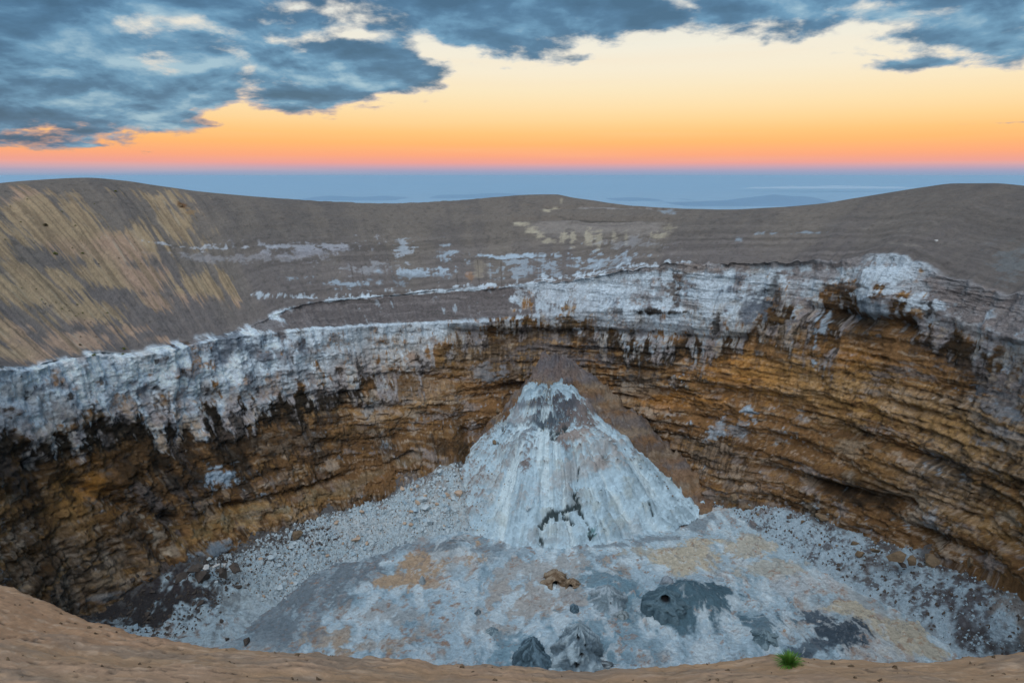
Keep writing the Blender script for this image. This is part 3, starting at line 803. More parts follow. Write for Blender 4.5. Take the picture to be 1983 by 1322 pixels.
tc_ = mixc(tc_, shell, sst(cone_m * 1.6 + .2 * tn1, .55, .9) * np.ones_like(tt))
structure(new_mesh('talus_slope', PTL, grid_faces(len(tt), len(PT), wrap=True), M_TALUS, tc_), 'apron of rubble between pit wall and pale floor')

# ------------------------------------------------------------------ crater floor
fx = np.linspace(-112, 112, 830)
fy = np.concatenate([np.linspace(14, 92, 30)[:-1], np.linspace(92, 216, 470)])
FX, FY = np.meshgrid(fx, fy)
wx = FX + 5 * fbm(FX / 12, FY / 12, 3, 1); wy = FY + 5 * fbm(FX / 12, FY / 12, 3, 2)
fl1 = fbm(wx / 9, wy / 13, 5, 3, .6); fl2 = fbm(wx / 2.6, wy / 4.5, 5, 4, .6); fl3 = fbm(FX / 30, FY / 30, 3, 5)
wx2 = FX + 3 * fl1 + 1.2 * fl2; wy2 = FY + 4 * fl1 + 1.5 * fl2
fl4 = fbm(wx2 / 3.0, wy2 / 6.0, 5, 6, .6); flr = 1 - np.abs(fbm(wx2 / 5.0, wy2 / 9.0, 4, 7, .55)) * 2.2
ff = fbm(FX / .8, FY / .9, 3, 0, .6)
FZ = -100 + .55 * fl3 + .38 * fl1 + .22 * fl2 + .14 * fl4 + .10 * ff + .22 * sst(flr, .55, .95)
PFL = np.stack([FX, FY, FZ], -1)
SF = Surf(PFL)


def floor_bump(px, py, rx, ry, h, p=1.0):
    g = SF.ell(px, py, rx, ry)
    return h * np.clip(1 - np.sqrt(np.maximum(g, 0)) * (1 + .25 * fl1), 0, 1) ** p


FZ = FZ + floor_bump(1325, 1168, 112, 66, 6.0, 1.3) + floor_bump(1480, 1225, 55, 38, 1.6) + floor_bump(1110, 1215, 110, 90, 2.2, 1.2) + floor_bump(1175, 1140, 70, 40, 2.0) + floor_bump(640, 1130, 90, 50, .8) + floor_bump(880, 1060, 60, 22, 1.4) + floor_bump(1640, 1215, 90, 40, .5) + floor_bump(1420, 985, 70, 30, 2.0)
PFL[..., 2] = FZ
fc_ = np.zeros(FX.shape + (3,), np.float32) + A3(.43, .55, .62)
fc_ = mixc(fc_, A3(.60, .69, .73), sst(-fl4 - .4 * fl2 - .3 * ff, .06, .36) * .9)
fc_ = mixc(fc_, A3(.255, .365, .435), sst(fl4 + .4 * fl1, .06, .42) * .8)
fc_ = mixc(fc_, A3(.47, .44, .40), sst(fl1 + .9 * fl3 + .3 * fl2, .12, .6) * .5)
fc_ = mixc(fc_, A3(.22, .27, .30), sst(fl2 + .6 * fl4, .34, .6) * .45)
fc_ = mixc(fc_, A3(.40, .27, .19), sst(fl2 - .5 * fl4 + .5 * fl3, .42, .62) * .5)
GREY, TEAL, TANF, CRF, DKF = A3(.175, .21, .235), A3(.095, .165, .205), A3(.47, .34, .23), A3(.53, .475, .37), A3(.065, .09, .115)
for px, py, rx, ry, col, s in [(590, 1150, 100, 50, GREY, .95), (690, 1090, 80, 34, GREY * 1.1, .95), (630, 1120, 80, 36, GREY, .9), (520, 1205, 50, 26, TEAL, .7), (860, 1062, 34, 14, GREY, .9),
                               (1000, 1065, 120, 18, GREY * 1.5, .45), (1120, 1055, 90, 14, GREY * 1.3, .7), (1240, 1075, 60, 14, GREY * 1.6, .7),
                               (805, 1090, 58, 30, TANF, 1.), (770, 1125, 56, 24, TANF, 1.), (830, 1130, 30, 10, TANF, .8), (910, 1080, 24, 10, TANF, .9), (640, 1235, 60, 26, TANF * 1.02, .75), (1010, 1165, 100, 50, A3(.44, .405, .37), .85), (1060, 1100, 110, 22, A3(.42, .40, .375), .75), (930, 1210, 90, 26, A3(.43, .40, .37), .6), (720, 1190, 90, 24, A3(.42, .385, .35), .5), (1240, 1170, 60, 60, A3(.22, .335, .40), .6), (1200, 1250, 120, 26, A3(.26, .38, .45), .55), (1450, 1150, 60, 50, A3(.32, .44, .51), .5), (700, 1250, 60, 14, TANF, .5), (1210, 1100, 60, 20, TANF * .95, .4),
                               (1320, 1075, 80, 34, CRF, 1.), (1440, 1060, 60, 18, CRF, .8), (1250, 1070, 50, 14, CRF * .9, .6), (1490, 1100, 60, 14, CRF, .6), (1640, 1180, 44, 20, CRF, 1.), (1740, 1220, 70, 30, CRF * .98, .95), (1800, 1255, 60, 16, CRF * .98, .9), (1560, 1130, 80, 20, A3(.55, .57, .58), .6), (1690, 1250, 60, 14, A3(.52, .55, .56), .6),
                               (1330, 1175, 100, 46, TEAL, 1.), (1390, 1150, 30, 18, TEAL * .9, 1.), (1480, 1215, 40, 24, TEAL * 1.1, .8), (1620, 1225, 56, 30, DKF, 1.), (1660, 1225, 34, 13, DKF, 1.), (1575, 1195, 18, 12, DKF * 1.2, .9), (1560, 1255, 44, 13, DKF * 1.1, .8), (1540, 1268, 34, 8, DKF, .8),
                               (1175, 1135, 40, 34, TEAL * 1.7, .8), (1030, 1250, 60, 40, TEAL * 1.8, .7), (1130, 1240, 50, 40, TEAL * 1.9, .6), (1430, 1015, 60, 20, GREY * 1.6, .5)]:
    g = SF.ell(px, py, rx * 1.15, ry * 1.15)
    fc_ = mixc(fc_, col, sst(1.05 - np.sqrt(g) + (.5 if s >= .95 else 1.0) * (.9 * fl1 + .9 * fl2 + .9 * fl4) + .3 * ff, .12, .42) * s)
fc_ = mixc(fc_, A3(.64, .69, .71), sst(flr + .25 * fl2, .86, 1.0) * .55 * sst(fl3 + fl1, -.3, .2))
fc_ = mixc(fc_, A3(.30, .19, .13), sst(ff + .9 * fl2 - .4 * fl1, .62, .85) * .8 * sst(fc_[..., 0], .12, .3))
fph = np.degrees(np.arctan2(FX - CX, FY - CY)); frr = np.hypot(FX - CX, FY - CY)
gl = sst(frr - rF(fph) + 13 + 14 * fl1 + 11 * fl2, -2, 4) * sst(-fph, 18, 30) * (1 - sst(-fph, 74, 84))
gcol = mixc(np.zeros_like(fc_) + GREY * 1.2, A3(.42, .52, .58), sst(fl2 + fl4, .05, .4) * .7)
gcol = mixc(gcol, A3(.22, .15, .12), sst(ff + fl2, .25, .5) * .5)
tanm = np.exp(-SF.ell(800, 1100, 60, 40))
fc_ = mixc(fc_, gcol, gl * (1 - sst(tanm, .25, .5)) * .92)
for px, py, rx, ry in [(940, 1064, 70, 7), (1050, 1058, 80, 6), (1170, 1057, 80, 6), (1280, 1044, 50, 7), (1350, 1012, 34, 9)]:
    fc_ = mixc(fc_, GREY * 1.25, sst(1.1 - np.sqrt(SF.ell(px, py, rx, ry)) + .7 * fl2 + .5 * fl4, .1, .5) * .75)
crk = 1 - np.abs(fbm(wx2 / 6.5 + 4, wy2 / 9.0, 4, 2, .55)) * 9
FZ = FZ - .16 * sst(crk, .5, .95); PFL[..., 2] = FZ
fc_ = mixc(fc_, A3(.17, .19, .21), sst(crk + .3 * ff, .66, .95) * .55 * sst(fl3 + .6 * fl2, -.2, .25))
fc_ = mixc(fc_, A3(.36, .21, .13), sst(fbm(wx2 / 1.5, wy2 / 1.2, 3, 5) + .5 * fl1, .46, .62) * .6 * sst(fc_[..., 0], .12, .3))
fc_ = fc_ * (1 + .22 * ff[..., None])
structure(new_mesh('crater_floor', PFL, grid_faces(len(fy), len(fx)), M_FLOOR, fc_), 'pale blue and tan crusted lava floor of the pit')

# ------------------------------------------------------------------ white cone leaning on the far wall
AX, AY, AZ = 11.5, 203.0, -63.5
TG = np.linspace(-150, 150, 760)
PG = np.linspace(0, 1, 210) ** .9
th_pts = [-150, -110, -88, -70, -45, -20, 0, 25, 50, 66, 74, 82, 100, 150]
ro_pts = [9, 15, 29, 36, 36, 34, 33, 34, 40, 46, 48, 45, 24, 9]
zz_pts = [-67, -74, -90, -97.5, -100.6, -101, -101, -101, -101, -100.2, -98.5, -96.5, -84, -67]
ro = (pchip(th_pts, ro_pts, TG) * (1 + .05 * fbm(TG / 9, TG * 0 + 4.4, 4, 2)))[None, :]; ze = pchip(th_pts, zz_pts, TG)[None, :]
pg = PG[:, None]
KR = ro * pg + .6
kx = np.clip((KR - 7.5) / np.maximum(ro - 7.5, 1), 0, 1)
kx = np.where(KR < 11, kx, kx)
KZ = AZ - .05 * KR + (ze - AZ + .05 * ro) * (1 - (1 - kx) ** 1.16)
ta = np.radians(TG)[None, :]
KX = AX + KR * np.sin(ta); KY = AY - KR * np.cos(ta)
kt = ta * 24 * np.ones_like(pg)
kf = fbm(kt / 2.4 + .8 * fbm(kt / 8, KR / 8, 2, 3), KR / 16, 5, 1, .58)
kf2 = fbm(kt / .9, KR / 9, 4, 4, .6)
kl = fbm(KX / 5, KY / 5 + KZ / 5, 5, 2, .6); ks = fbm(KX / 1.1, KZ / 1.1 + KY / 1.5, 4, 6, .65)
edge_f = sst(pg, .0, .08)
KZ = KZ + edge_f * (1.6 * kf + .4 * kf2 + 3.0 * kl * (1 - .5 * pg) + .6 * ks)
PK = np.stack([KX, KY, KZ], -1)
SK = Surf(PK)
KZ = KZ - 3.6 * SK.blob(1076, 795, 34, 38) + 1.5 * SK.blob(1010, 775, 26, 14) + 1.0 * SK.blob(1122, 790, 20, 20) - 1.3 * SK.blob(1172, 886, 8, 8) + 1.6 * SK.blob(1010, 850, 14, 28) - 1.2 * SK.blob(990, 890, 14, 50) + 1.2 * SK.blob(1150, 860, 34, 30) - 2.4 * SK.blob(1112, 915, 14, 60) + 1.6 * SK.blob(1010, 930, 36, 60) + 1.6 * SK.blob(1215, 930, 46, 50) - 1.4 * SK.blob(965, 900, 12, 50) - 1.2 * SK.blob(1270, 960, 12, 30) - 1.0 * SK.blob(1095, 1015, 34, 22) + 1.0 * SK.blob(1075, 990, 26, 8)
cr = np.zeros(KZ.shape)
for pts, wd in [([(1048, 1016), (1056, 1003), (1072, 994), (1088, 990), (1102, 978), (1116, 972)], .55), ([(1124, 982), (1130, 1000), (1140, 1018), (1146, 1040)], .45), ([(1062, 1000), (1100, 1000), (1112, 1008)], .4), ([(1050, 1052), (1048, 1038)], .5), ([(1052, 815), (1072, 826), (1096, 812)], .9), ([(1074, 826), (1070, 842)], .6), ([(966, 850), (974, 815)], .3), ([(1120, 900), (1112, 950), (1122, 975)], .3), ([(1158, 800), (1185, 820)], .35), ([(1205, 850), (1215, 862)], .3), ([(1258, 975), (1266, 1000)], .25)]:
    cr = np.maximum(cr, SK.line(pts, wd * 1.7))
KZ = KZ - 1.8 * cr * sst(ks + .5 * kl + .3 * kf2, -.3, .15)
PK[..., 2] = KZ
kc = np.zeros(KZ.shape + (3,), np.float32) + A3(.42, .55, .625)
kc = mixc(kc, A3(.57, .67, .70), sst(-kf, .0, .4) * .8)
kc = mixc(kc, A3(.31, .41, .46), sst(kf2 + .5 * kl, .05, .5) * .7)
kc = mixc(kc, A3(.22, .30, .35), sst(kf + .7 * kl, .15, .5) * .65)
kc = mixc(kc, A3(.47, .51, .47), sst(kl - .4 * kf, .2, .5) * .4)
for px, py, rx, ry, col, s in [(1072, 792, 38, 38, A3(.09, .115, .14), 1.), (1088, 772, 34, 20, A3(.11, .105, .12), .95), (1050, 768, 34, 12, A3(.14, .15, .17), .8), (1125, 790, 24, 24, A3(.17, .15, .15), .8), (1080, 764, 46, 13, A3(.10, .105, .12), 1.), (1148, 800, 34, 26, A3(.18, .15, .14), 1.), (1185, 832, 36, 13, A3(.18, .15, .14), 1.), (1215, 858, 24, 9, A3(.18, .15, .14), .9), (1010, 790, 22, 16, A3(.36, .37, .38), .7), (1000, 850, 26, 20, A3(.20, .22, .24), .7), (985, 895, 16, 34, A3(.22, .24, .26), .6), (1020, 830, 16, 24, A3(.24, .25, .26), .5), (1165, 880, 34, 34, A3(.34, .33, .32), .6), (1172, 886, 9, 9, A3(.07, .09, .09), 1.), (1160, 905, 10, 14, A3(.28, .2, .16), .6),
                               (1100, 960, 16, 20, A3(.24, .27, .28), .6), (1030, 1035, 14, 16, A3(.27, .28, .28), .6), (1230, 1030, 20, 24, A3(.34, .36, .37), .5), (1090, 1020, 34, 16, A3(.3, .33, .33), .4), (1120, 840, 30, 14, A3(.42, .36, .32), .4), (1160, 820, 40, 14, A3(.2, .165, .155), .8), (1060, 1048, 60, 8, A3(.3, .35, .38), .7), (1110, 900, 12, 30, A3(.36, .35, .34), .6), (1000, 780, 30, 14, A3(.42, .42, .42), .6), (1130, 780, 24, 20, A3(.22, .19, .18), .6), (880, 960, 40, 60, A3(.5, .5, .48), .4), (1145, 1030, 7, 12, A3(.06, .16, .17), .8), (960, 920, 30, 60, A3(.54, .53, .49), .4)]:
    g = SK.ell(px, py, rx * 1.15, ry * 1.15)
    kc = mixc(kc, col, sst(1.05 - np.sqrt(g) + 1.0 * kl + .9 * ks + .6 * kf, .08, .75) * s)
kc = mixc(kc, A3(.05, .07, .075), sst(cr + .9 * ks + .5 * kl, .5, .85))
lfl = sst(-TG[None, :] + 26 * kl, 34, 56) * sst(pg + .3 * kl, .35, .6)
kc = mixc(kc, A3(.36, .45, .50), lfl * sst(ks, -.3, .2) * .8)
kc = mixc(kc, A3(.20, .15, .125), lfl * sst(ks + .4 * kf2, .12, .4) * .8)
kc = kc * (1 + .14 * ks[..., None])
root = empty('volcanic_cone', (AX, AY - 30, -100))
thing(root, 'large white ash cone leaning against the far pit wall', 'cone')
mc = Matrix.Translation((-AX, -(AY - 30), 100))


def local(P, loc):
    return P - np.array(loc)


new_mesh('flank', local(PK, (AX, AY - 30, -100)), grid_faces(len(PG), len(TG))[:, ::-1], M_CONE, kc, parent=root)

# older brown shell behind the white cone
BX, BY, BZ = 14.5, 213.0, -57.0
TG2 = np.linspace(-170, 170, 420)
PG2 = np.linspace(0, 1, 110)[:, None]
ro2 = pchip([-170, -120, -95, -75, -60, -40, 0, 40, 60, 70, 80, 95, 120, 170], [12, 16, 24, 36, 40, 32, 26, 33, 50, 59, 58, 42, 18, 12], TG2)[None, :]
ro2 = ro2 * (1 + .18 * fbm(TG2 / 10, TG2 * 0 + 7.7, 4, 3))[None, :]
ze2 = pchip([-170, -120, -95, -75, -60, -40, 0, 40, 60, 70, 80, 95, 120, 170], [-70, -76, -88, -94, -100, -101, -101, -101, -101, -101, -99, -92, -76, -70], TG2)[None, :]
QR = ro2 * PG2 + .3
qx = np.clip((QR - 5) / np.maximum(ro2 - 5, 1), 0, 1)
QZ = BZ - .035 * np.minimum(QR, 7) ** 2 + (ze2 - BZ + 1.7) * (.35 * qx ** 1.3 + .65 * (1 - (1 - qx) ** 1.15))
tb = np.radians(TG2)[None, :]
QX = BX + QR * np.sin(tb); QY = BY - QR * np.cos(tb)
qs = tb * 26 * np.ones_like(PG2)
q1 = fbm(qs / 2.6, QR / 18, 5, 3, .6); q2 = fbm(QX / 4, QY / 4 + QZ / 4, 5, 5, .6); q3 = fbm(QX / 1.1, QZ / 1.0 + QY, 3, 2, .6)
qb = fbm(qs / 14, QZ / 1.5, 4, 6, .6)
QZ = QZ + sst(PG2, 0, .1) * (1.5 * q1 + 3.6 * q2 + .8 * q3)
qc = np.zeros(QZ.shape + (3,), np.float32) + A3(.175, .145, .132)
qc = mixc(qc, A3(.13, .12, .125), sst(q2, 0, .4) * .8)
qc = mixc(qc, A3(.25, .19, .145), sst(qb - .3 * q2, .05, .4) * .7)
qc = mixc(qc, A3(.27, .25, .24), sst(q3 + q1, .3, .6) * .6)
qc = mixc(qc, A3(.09, .075, .068), sst(q2 + .6 * q3 - .5 * qb, .12, .4) * .7)
qc = mixc(qc, A3(.30, .22, .14), sst(fbm(qs / 18, QZ / 2.4, 3, 1) - .25 * q2, .12, .35) * .6)
qc = mixc(qc, A3(.12, .07, .035), sst(fbm(qs / 16, QZ / 1.2, 4, 4, .6) + .3 * q3, .15, .4) * .6 * sst(QR, 8, 20))
qc = mixc(qc, BRN * .9, sst(fbm(qs / 9, QZ / 2.0, 4, 7, .6) + .4 * q2, .0, .35) * .55)
qc = mixc(qc, A3(.19, .175, .19), sst(-66 - QZ * 1.0 - 0, -6, -1) * 0 + (QZ > -63) * .5)
new_mesh('old_shell', local(np.stack([QX, QY, QZ], -1), (AX, AY - 30, -100)), grid_faces(len(PG2), len(TG2))[:, ::-1], M_WALL, qc * 1.1, parent=root)['label'] = 'older brown grey shell rising behind the white flank'

# ------------------------------------------------------------------ near rim under the camera
ex = [-1400, -600, -300, 0, 80, 180, 280, 450, 640, 860, 1000, 1200, 1340, 1480, 1600, 1720, 1900, 1983, 2300, 2700, 3400]
ey = [1000, 1040, 1085, 1133, 1155, 1196, 1225, 1250, 1266, 1286, 1293, 1293, 1285, 1273, 1279, 1280, 1271, 1263, 1245, 1225, 1200]
et = [13, 11.5, 10.4, 9.4, 9.2, 9.0, 8.8, 8.6, 8.5, 8.4, 8.4, 8.4, 8.4, 8.5, 8.5, 8.6, 8.8, 9.0, 9.6, 10.4, 12]
E = np.array([ray(a, b) * t for a, b, t in zip(ex, ey, et)])
gx = np.concatenate([np.linspace(-19, -9, 60)[:-1], np.linspace(-9, 9, 900), np.linspace(9, 22, 70)[1:]])
eY = pchip(E[:, 0], E[:, 1], gx); eZ = pchip(E[:, 0], E[:, 2], gx)
foot = -1.75
rowsP = []
qv = np.concatenate([np.linspace(0, .45, 26)[:-1], np.linspace(.45, 1, 190)])
for q in qv:
    yy = -9 + (eY + 9) * q
    z_flat = foot + .10 * np.abs(gx) * 0
    # level ground behind the camera, steepening towards the lip
    s0 = np.clip(yy / np.maximum(eY, 1), -1.4, 1)
    zz = np.where(s0 > 0, foot + (eZ - foot) * (s0 * .86 + .14 * s0 ** 2), foot - .12 * s0 * 0 + .35 * (-s0))
    rowsP.append(np.stack([gx, yy, zz], -1))
NLIP = len(rowsP)
for k, (dy, dz) in enumerate([(.05, -.10), (.09, -.3), (.1, -.6), (.0, -1.2), (-.2, -2.5), (.0, -5), (.5, -9), (2, -18), (5, -40), (12, -75), (20, -96)]):
    rowsP.append(np.stack([gx, eY + dy, eZ + dz], -1))
PN = np.array(rowsP)
gX, gY = PN[..., 0], PN[..., 1]
rel = np.linspace(0, 1, len(PN))[:, None]
fn1 = fbm(gX / 1.1, gY / .6, 5, 1, .6); fn2 = fbm(gX / .22, gY / .10, 4, 3, .6); fn3 = fbm(gX / 4, gY / 3, 3, 5)
lipz = np.zeros(len(gx))
edge_j = .045 * fbm(gx / .5, gx * 0 + 2.2, 5, 6, .62) + .05 * fbm(gx / 2.2, gx * 0 + 1.2, 2, 4)
infl = np.exp(-np.maximum(0, (NLIP - 1 - np.arange(len(PN)))) / 60.0)[:, None]
PN[..., 2] += .07 * fn1 + .02 * fn2 + .010 * fbm(gX / .08, gY / .06, 3, 2, .6) + 1.5 * edge_j[None, :] * infl
flake = sst(fbm(gX / .30, gY / .075, 4, 7, .6) + .35 * fn1, .34, .52)
PN[..., 2] -= .035 * flake
nc = np.zeros(PN.shape, np.float32) + A3(.44, .27, .155)
nc = mixc(nc, A3(.49, .31, .20), sst(fn1, -.1, .4) * .7)
nc = mixc(nc, A3(.42, .275, .17), sst(fbm(gX / .9, gY / .16, 4, 2, .6), .05, .45) * .7)
nc = mixc(nc, A3(.48, .265, .15), sst(fn3, .0, .5) * .5)
nc = mixc(nc, A3(.25, .185, .13), np.exp(-((gX - 5.0) / 1.7) ** 2) * sst(fn1 + fn2 * .5, -.2, .4) * .6)
nc = mixc(nc, A3(.09, .065, .045), flake * .8)
nc = mixc(nc, A3(.30, .22, .16), sst(fbm(gX / 1.4, gY / .5, 5, 5, .65), .08, .4) * .65)
nc = mixc(nc, A3(.60, .42, .29), sst(fbm(gX / .5, gY / .05, 4, 4, .6), .22, .5) * .5)
nc = nc * (1 + .22 * fn2[..., None])
M_NEAR = rock_mat('rim_crust', 9.0, 0.22, 0.35, spots=0.3, spot_col=(0.14, 0.09, 0.055), stretch=(1, 1.6, 1))
structure(new_mesh('near_rim', PN, grid_faces(len(PN), len(gx))[:, ::-1], M_NEAR, nc), 'orange brown crusted lip of the pit in front of the camera')

# ------------------------------------------------------------------ far plain
M_PLAIN = rock_mat('plain', 0.0004, 0.4, 0.0, flat=(0.32, 0.42, 0.50))
PS = 155000.0
pl = new_mesh('ground', np.array([[-PS, -PS, -2000], [PS, -PS, -2000], [PS, PS, -2000], [-PS, PS, -2000]], float), np.array([[0, 1, 2, 3]]), M_PLAIN)
structure(pl, 'far plain around the mountain')

M_HILL = rock_mat('far_hills', 0.0008, 0.3, 0.0, flat=(0.13, 0.20, 0.30))  # haze blue painted into the hill colour


def mountain(pxs, top, D, depth, seed, label):
    """a range standing on the plain, D metres away, profile given by picture tops"""
    x = np.linspace(pxs[0], pxs[-1], 90)
    h = pchip(pxs, top, x)
    V = []
    ny = 40
    for j in range(ny):
        v = j / (ny - 1) * 2 - 1
        d = ray(x, 400.0) if False else None
        for i in range(len(x)):
            r = ray(x[i], h[i])
            t = D / r[1]
            zt_ = max(r[2] * t + 2000, 0)
            k = max(0, 1 - abs(v) ** 1.3)
            V.append((r[0] * t, D + v * depth, zt_ * k))
    V = np.array(V)
    n = fbm(V[:, 0] / 2600 + seed, V[:, 1] / 2600, 5, seed, .55)
    zz = V[:, 2] * (1 + .16 * n) - 6
    V[:, 2] = -2000 + zz
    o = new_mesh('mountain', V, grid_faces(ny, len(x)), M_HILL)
    structure(o, label)


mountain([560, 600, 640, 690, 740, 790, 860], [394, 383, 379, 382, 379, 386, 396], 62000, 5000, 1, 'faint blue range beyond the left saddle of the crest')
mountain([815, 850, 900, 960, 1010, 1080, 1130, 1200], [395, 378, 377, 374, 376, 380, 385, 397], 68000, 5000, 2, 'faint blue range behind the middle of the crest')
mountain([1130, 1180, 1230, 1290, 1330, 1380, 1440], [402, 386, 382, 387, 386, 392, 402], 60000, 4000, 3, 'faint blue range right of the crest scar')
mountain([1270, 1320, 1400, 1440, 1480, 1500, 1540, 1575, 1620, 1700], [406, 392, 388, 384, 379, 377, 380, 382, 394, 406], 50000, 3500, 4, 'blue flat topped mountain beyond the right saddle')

# ------------------------------------------------------------------ haze
hb = 160000.0
hv = np.array([[sx * hb, sy * hb, z] for z in (-2001.5, 8.0) for sx, sy in ((-1, -1), (1, -1), (1, 1), (-1, 1))], float)
mh = bpy.data.materials.new('haze')
mh.use_nodes = True
N = NT(mh.node_tree)
o_ = N.n('ShaderNodeOutputMaterial')
pv = N.n('ShaderNodeVolumePrincipled')
pv.inputs['Color'].default_value = (0.60, 0.84, 1.0, 1)
pv.inputs['Density'].default_value = 1.9e-5
pv.inputs['Anisotropy'].default_value = 0.3
N.link(pv.outputs[0], o_.inputs['Volume'])
hz = new_mesh('haze', hv, np.array([[3, 2, 1, 0], [4, 5, 6, 7], [0, 1, 5, 4], [1, 2, 6, 5], [2, 3, 7, 6], [3, 0, 4, 7]]), mh, smooth=False)
hz['kind'] = 'stuff'
hz['label'] = 'thin blue evening haze over the plain'

# ------------------------------------------------------------------ placing by sight line onto the built ground
hz.hide_viewport = True
bpy.context.view_layer.update()
DG = bpy.context.evaluated_depsgraph_get()


def hit(px, py):
    d = Vector(ray(px, py)).normalized()
    ok, p, n, i, o, m = SC.ray_cast(DG, Vector((0, 0, 0)), d)
    return (p, n) if ok else (None, None)


def down(x, y, z=-20):
    ok, p, n, i, o, m = SC.ray_cast(DG, Vector((x, y, z)), Vector((0, 0, -1)))
    return p if ok else None


def scale_at(p):
    """metres per picture unit at a point"""
    return (p.y * CT - p.z * ST) / FPX


# ------------------------------------------------------------------ spatter cones on the floor
M_SPAT = rock_mat('spatter', 2.2, 0.5, 1.0, spots=0.3, spot_col=(0.05, 0.05, 0.055))
M_VENT = rock_mat('vent_dark', 2.0, 0.4, 0.8, flat=(0.018, 0.018, 0.020))  # near-black standing in for the shade inside vents


def spatter(name, px, py, wpx, hpx, cA, cB, label, cat='spatter cone', p=1.0, top=.22, seed=1, lump=.22, vents=(), crater=False, ovl=1.0):
    q, _ = hit(px, py)
    k = scale_at(q)
    rb = wpx * k / 2
    cd = abs(q.y) / math.hypot(q.y, q.z)                     # foreshortening of height
    H = hpx * k / cd * .62
    nt, nh = 72, 40
    t = np.linspace(0, 2 * np.pi, nt, endpoint=False)[None, :]
    h = np.linspace(0, 1, nh)[:, None]
    prof = (1 - h) ** p * (1 - top) + top
    hh = h.copy()
    if not crater:
        prof = prof * np.sqrt(np.clip(1 - h ** 5, 0, 1)) + .002
        hh = 1 - (1 - h) ** 1.25
    if crater:
        i0 = nh - 7
        for i in range(i0, nh):
            f = (i - i0 + 1) / (nh - i0)
            prof[i] = prof[i0 - 1] * (1 - f) + .01
            hh[i] = hh[i0 - 1] - .16 * f
    if p <= 1.0:
        prof = prof * (1 - .15 * h ** 3)
    X = np.cos(t) * prof; Y = np.sin(t) * prof
    n1 = fbm(np.cos(t) * 1.6 + 9 * seed + h * .6, np.sin(t) * 1.6 + h * 2.2, 4, seed, .6)
    n2 = fbm(np.cos(t) * 5 + 3 * seed, np.sin(t) * 5 + h * 6, 4, seed + 2, .6)
    n3 = fbm(t * 5 * np.ones_like(h), h * 3 + seed, 3, seed + 1)
    tf = 1 - .65 * h ** 2
    rm = 1 + (lump * 1.6 * n1 + lump * .9 * n2) * tf + .10 * n3 * (1 - h)
    X = X * rm * rb; Y = Y * rm * rb * ovl
    Zh = hh * H * (1 + .25 * n1 * h) - .35
    Zh = Zh + .10 * H * n2 * np.sin(np.pi * np.clip(h, 0, 1))
    Zh[0] -= 2.2; Zh[1] -= .5
    V = np.stack([X, Y, Zh], -1)
    cA, cB = np.array(cA, np.float32), np.array(cB, np.float32)
    colr = mixc(np.zeros(V.shape, np.float32) + cA, cB, sst(n2 + .8 * n1 + .25 * n3, -.15, .35))
    holes = []
    for (va, vh, vr) in vents:                               # side openings: push the skin inwards, paint their inner shade near-black
        a = math.radians(va) - math.pi / 2
        i = int(vh * (nh - 1)); j = int((a % (2 * math.pi)) / (2 * math.pi) * nt) % nt
        cpt = V[i, j].copy()
        d = np.linalg.norm(V - cpt, axis=-1) / (vr * rb)
        m = sst(1.15 - d, 0, .45)
        inn = -cpt.copy(); inn[2] = -.25 * np.linalg.norm(inn[:2]); inn /= np.linalg.norm(inn)
        V += inn * (m * vr * rb * 1.5)[..., None]
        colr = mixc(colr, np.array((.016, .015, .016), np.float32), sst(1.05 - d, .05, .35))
        holes.append(cpt)
    if crater:
        colr = mixc(colr, np.array((.02, .02, .022), np.float32), (np.arange(nh)[:, None] > nh - 6) * np.ones((1, nt)))
    V = np.concatenate([V.reshape(-1, 3), [[0, 0, V[-1, :, 2].mean()]]])
    Cc = np.concatenate([colr.reshape(-1, 3), colr[-1, :1]])
    Fq = grid_faces(nh, nt, wrap=True)
    tri = np.array([[(nh - 1) * nt + j, (nh - 1) * nt + (j + 1) % nt, nh * nt, nh * nt] for j in range(nt)])
    me_f = [tuple(f) for f in Fq]
    o = new_mesh(name, V[:-1], Fq, M_SPAT, Cc[:-1])
    o.location = q
    thing(o, label, cat, 'spatter cones on the pit floor')
    return o


SL, SLB, PB, BR = (.07, .115, .145), (.17, .26, .32), (.42, .53, .60), (.20, .135, .085)
spatter('spatter_cone', 1030, 1280, 78, 66, SL, SLB, 'steep dark slate spatter cone beside the near rim', seed=1, p=1.1, lump=.28)
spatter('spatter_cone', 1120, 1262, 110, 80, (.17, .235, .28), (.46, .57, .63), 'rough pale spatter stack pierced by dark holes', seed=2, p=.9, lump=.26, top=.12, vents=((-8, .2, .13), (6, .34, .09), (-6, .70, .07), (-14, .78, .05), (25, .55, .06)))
spatter('spatter_cone', 1112, 1183, 18, 22, SL, SLB, 'small dark knob on top of the pierced spatter stack', seed=3, p=.5, top=.7, lump=.15)
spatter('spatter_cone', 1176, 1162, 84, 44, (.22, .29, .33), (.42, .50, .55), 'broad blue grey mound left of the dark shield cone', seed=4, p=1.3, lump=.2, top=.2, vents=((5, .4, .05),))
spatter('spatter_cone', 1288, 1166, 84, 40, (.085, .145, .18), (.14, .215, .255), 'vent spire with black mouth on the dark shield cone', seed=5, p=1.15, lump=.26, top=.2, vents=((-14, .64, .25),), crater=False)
spatter('spatter_cone', 1292, 1128, 26, 22, (.24, .29, .33), (.34, .38, .42), 'rounded grey bulb just behind the black mouthed vent', seed=6, p=.6, top=.4, lump=.14, crater=False)
spatter('spatter_cone', 1076, 1124, 52, 30, BR, (.36, .28, .2), 'brown broken spatter shell with a dark arched opening', seed=7, p=.7, lump=.24, top=.3, vents=((2, .25, .34),), crater=False)
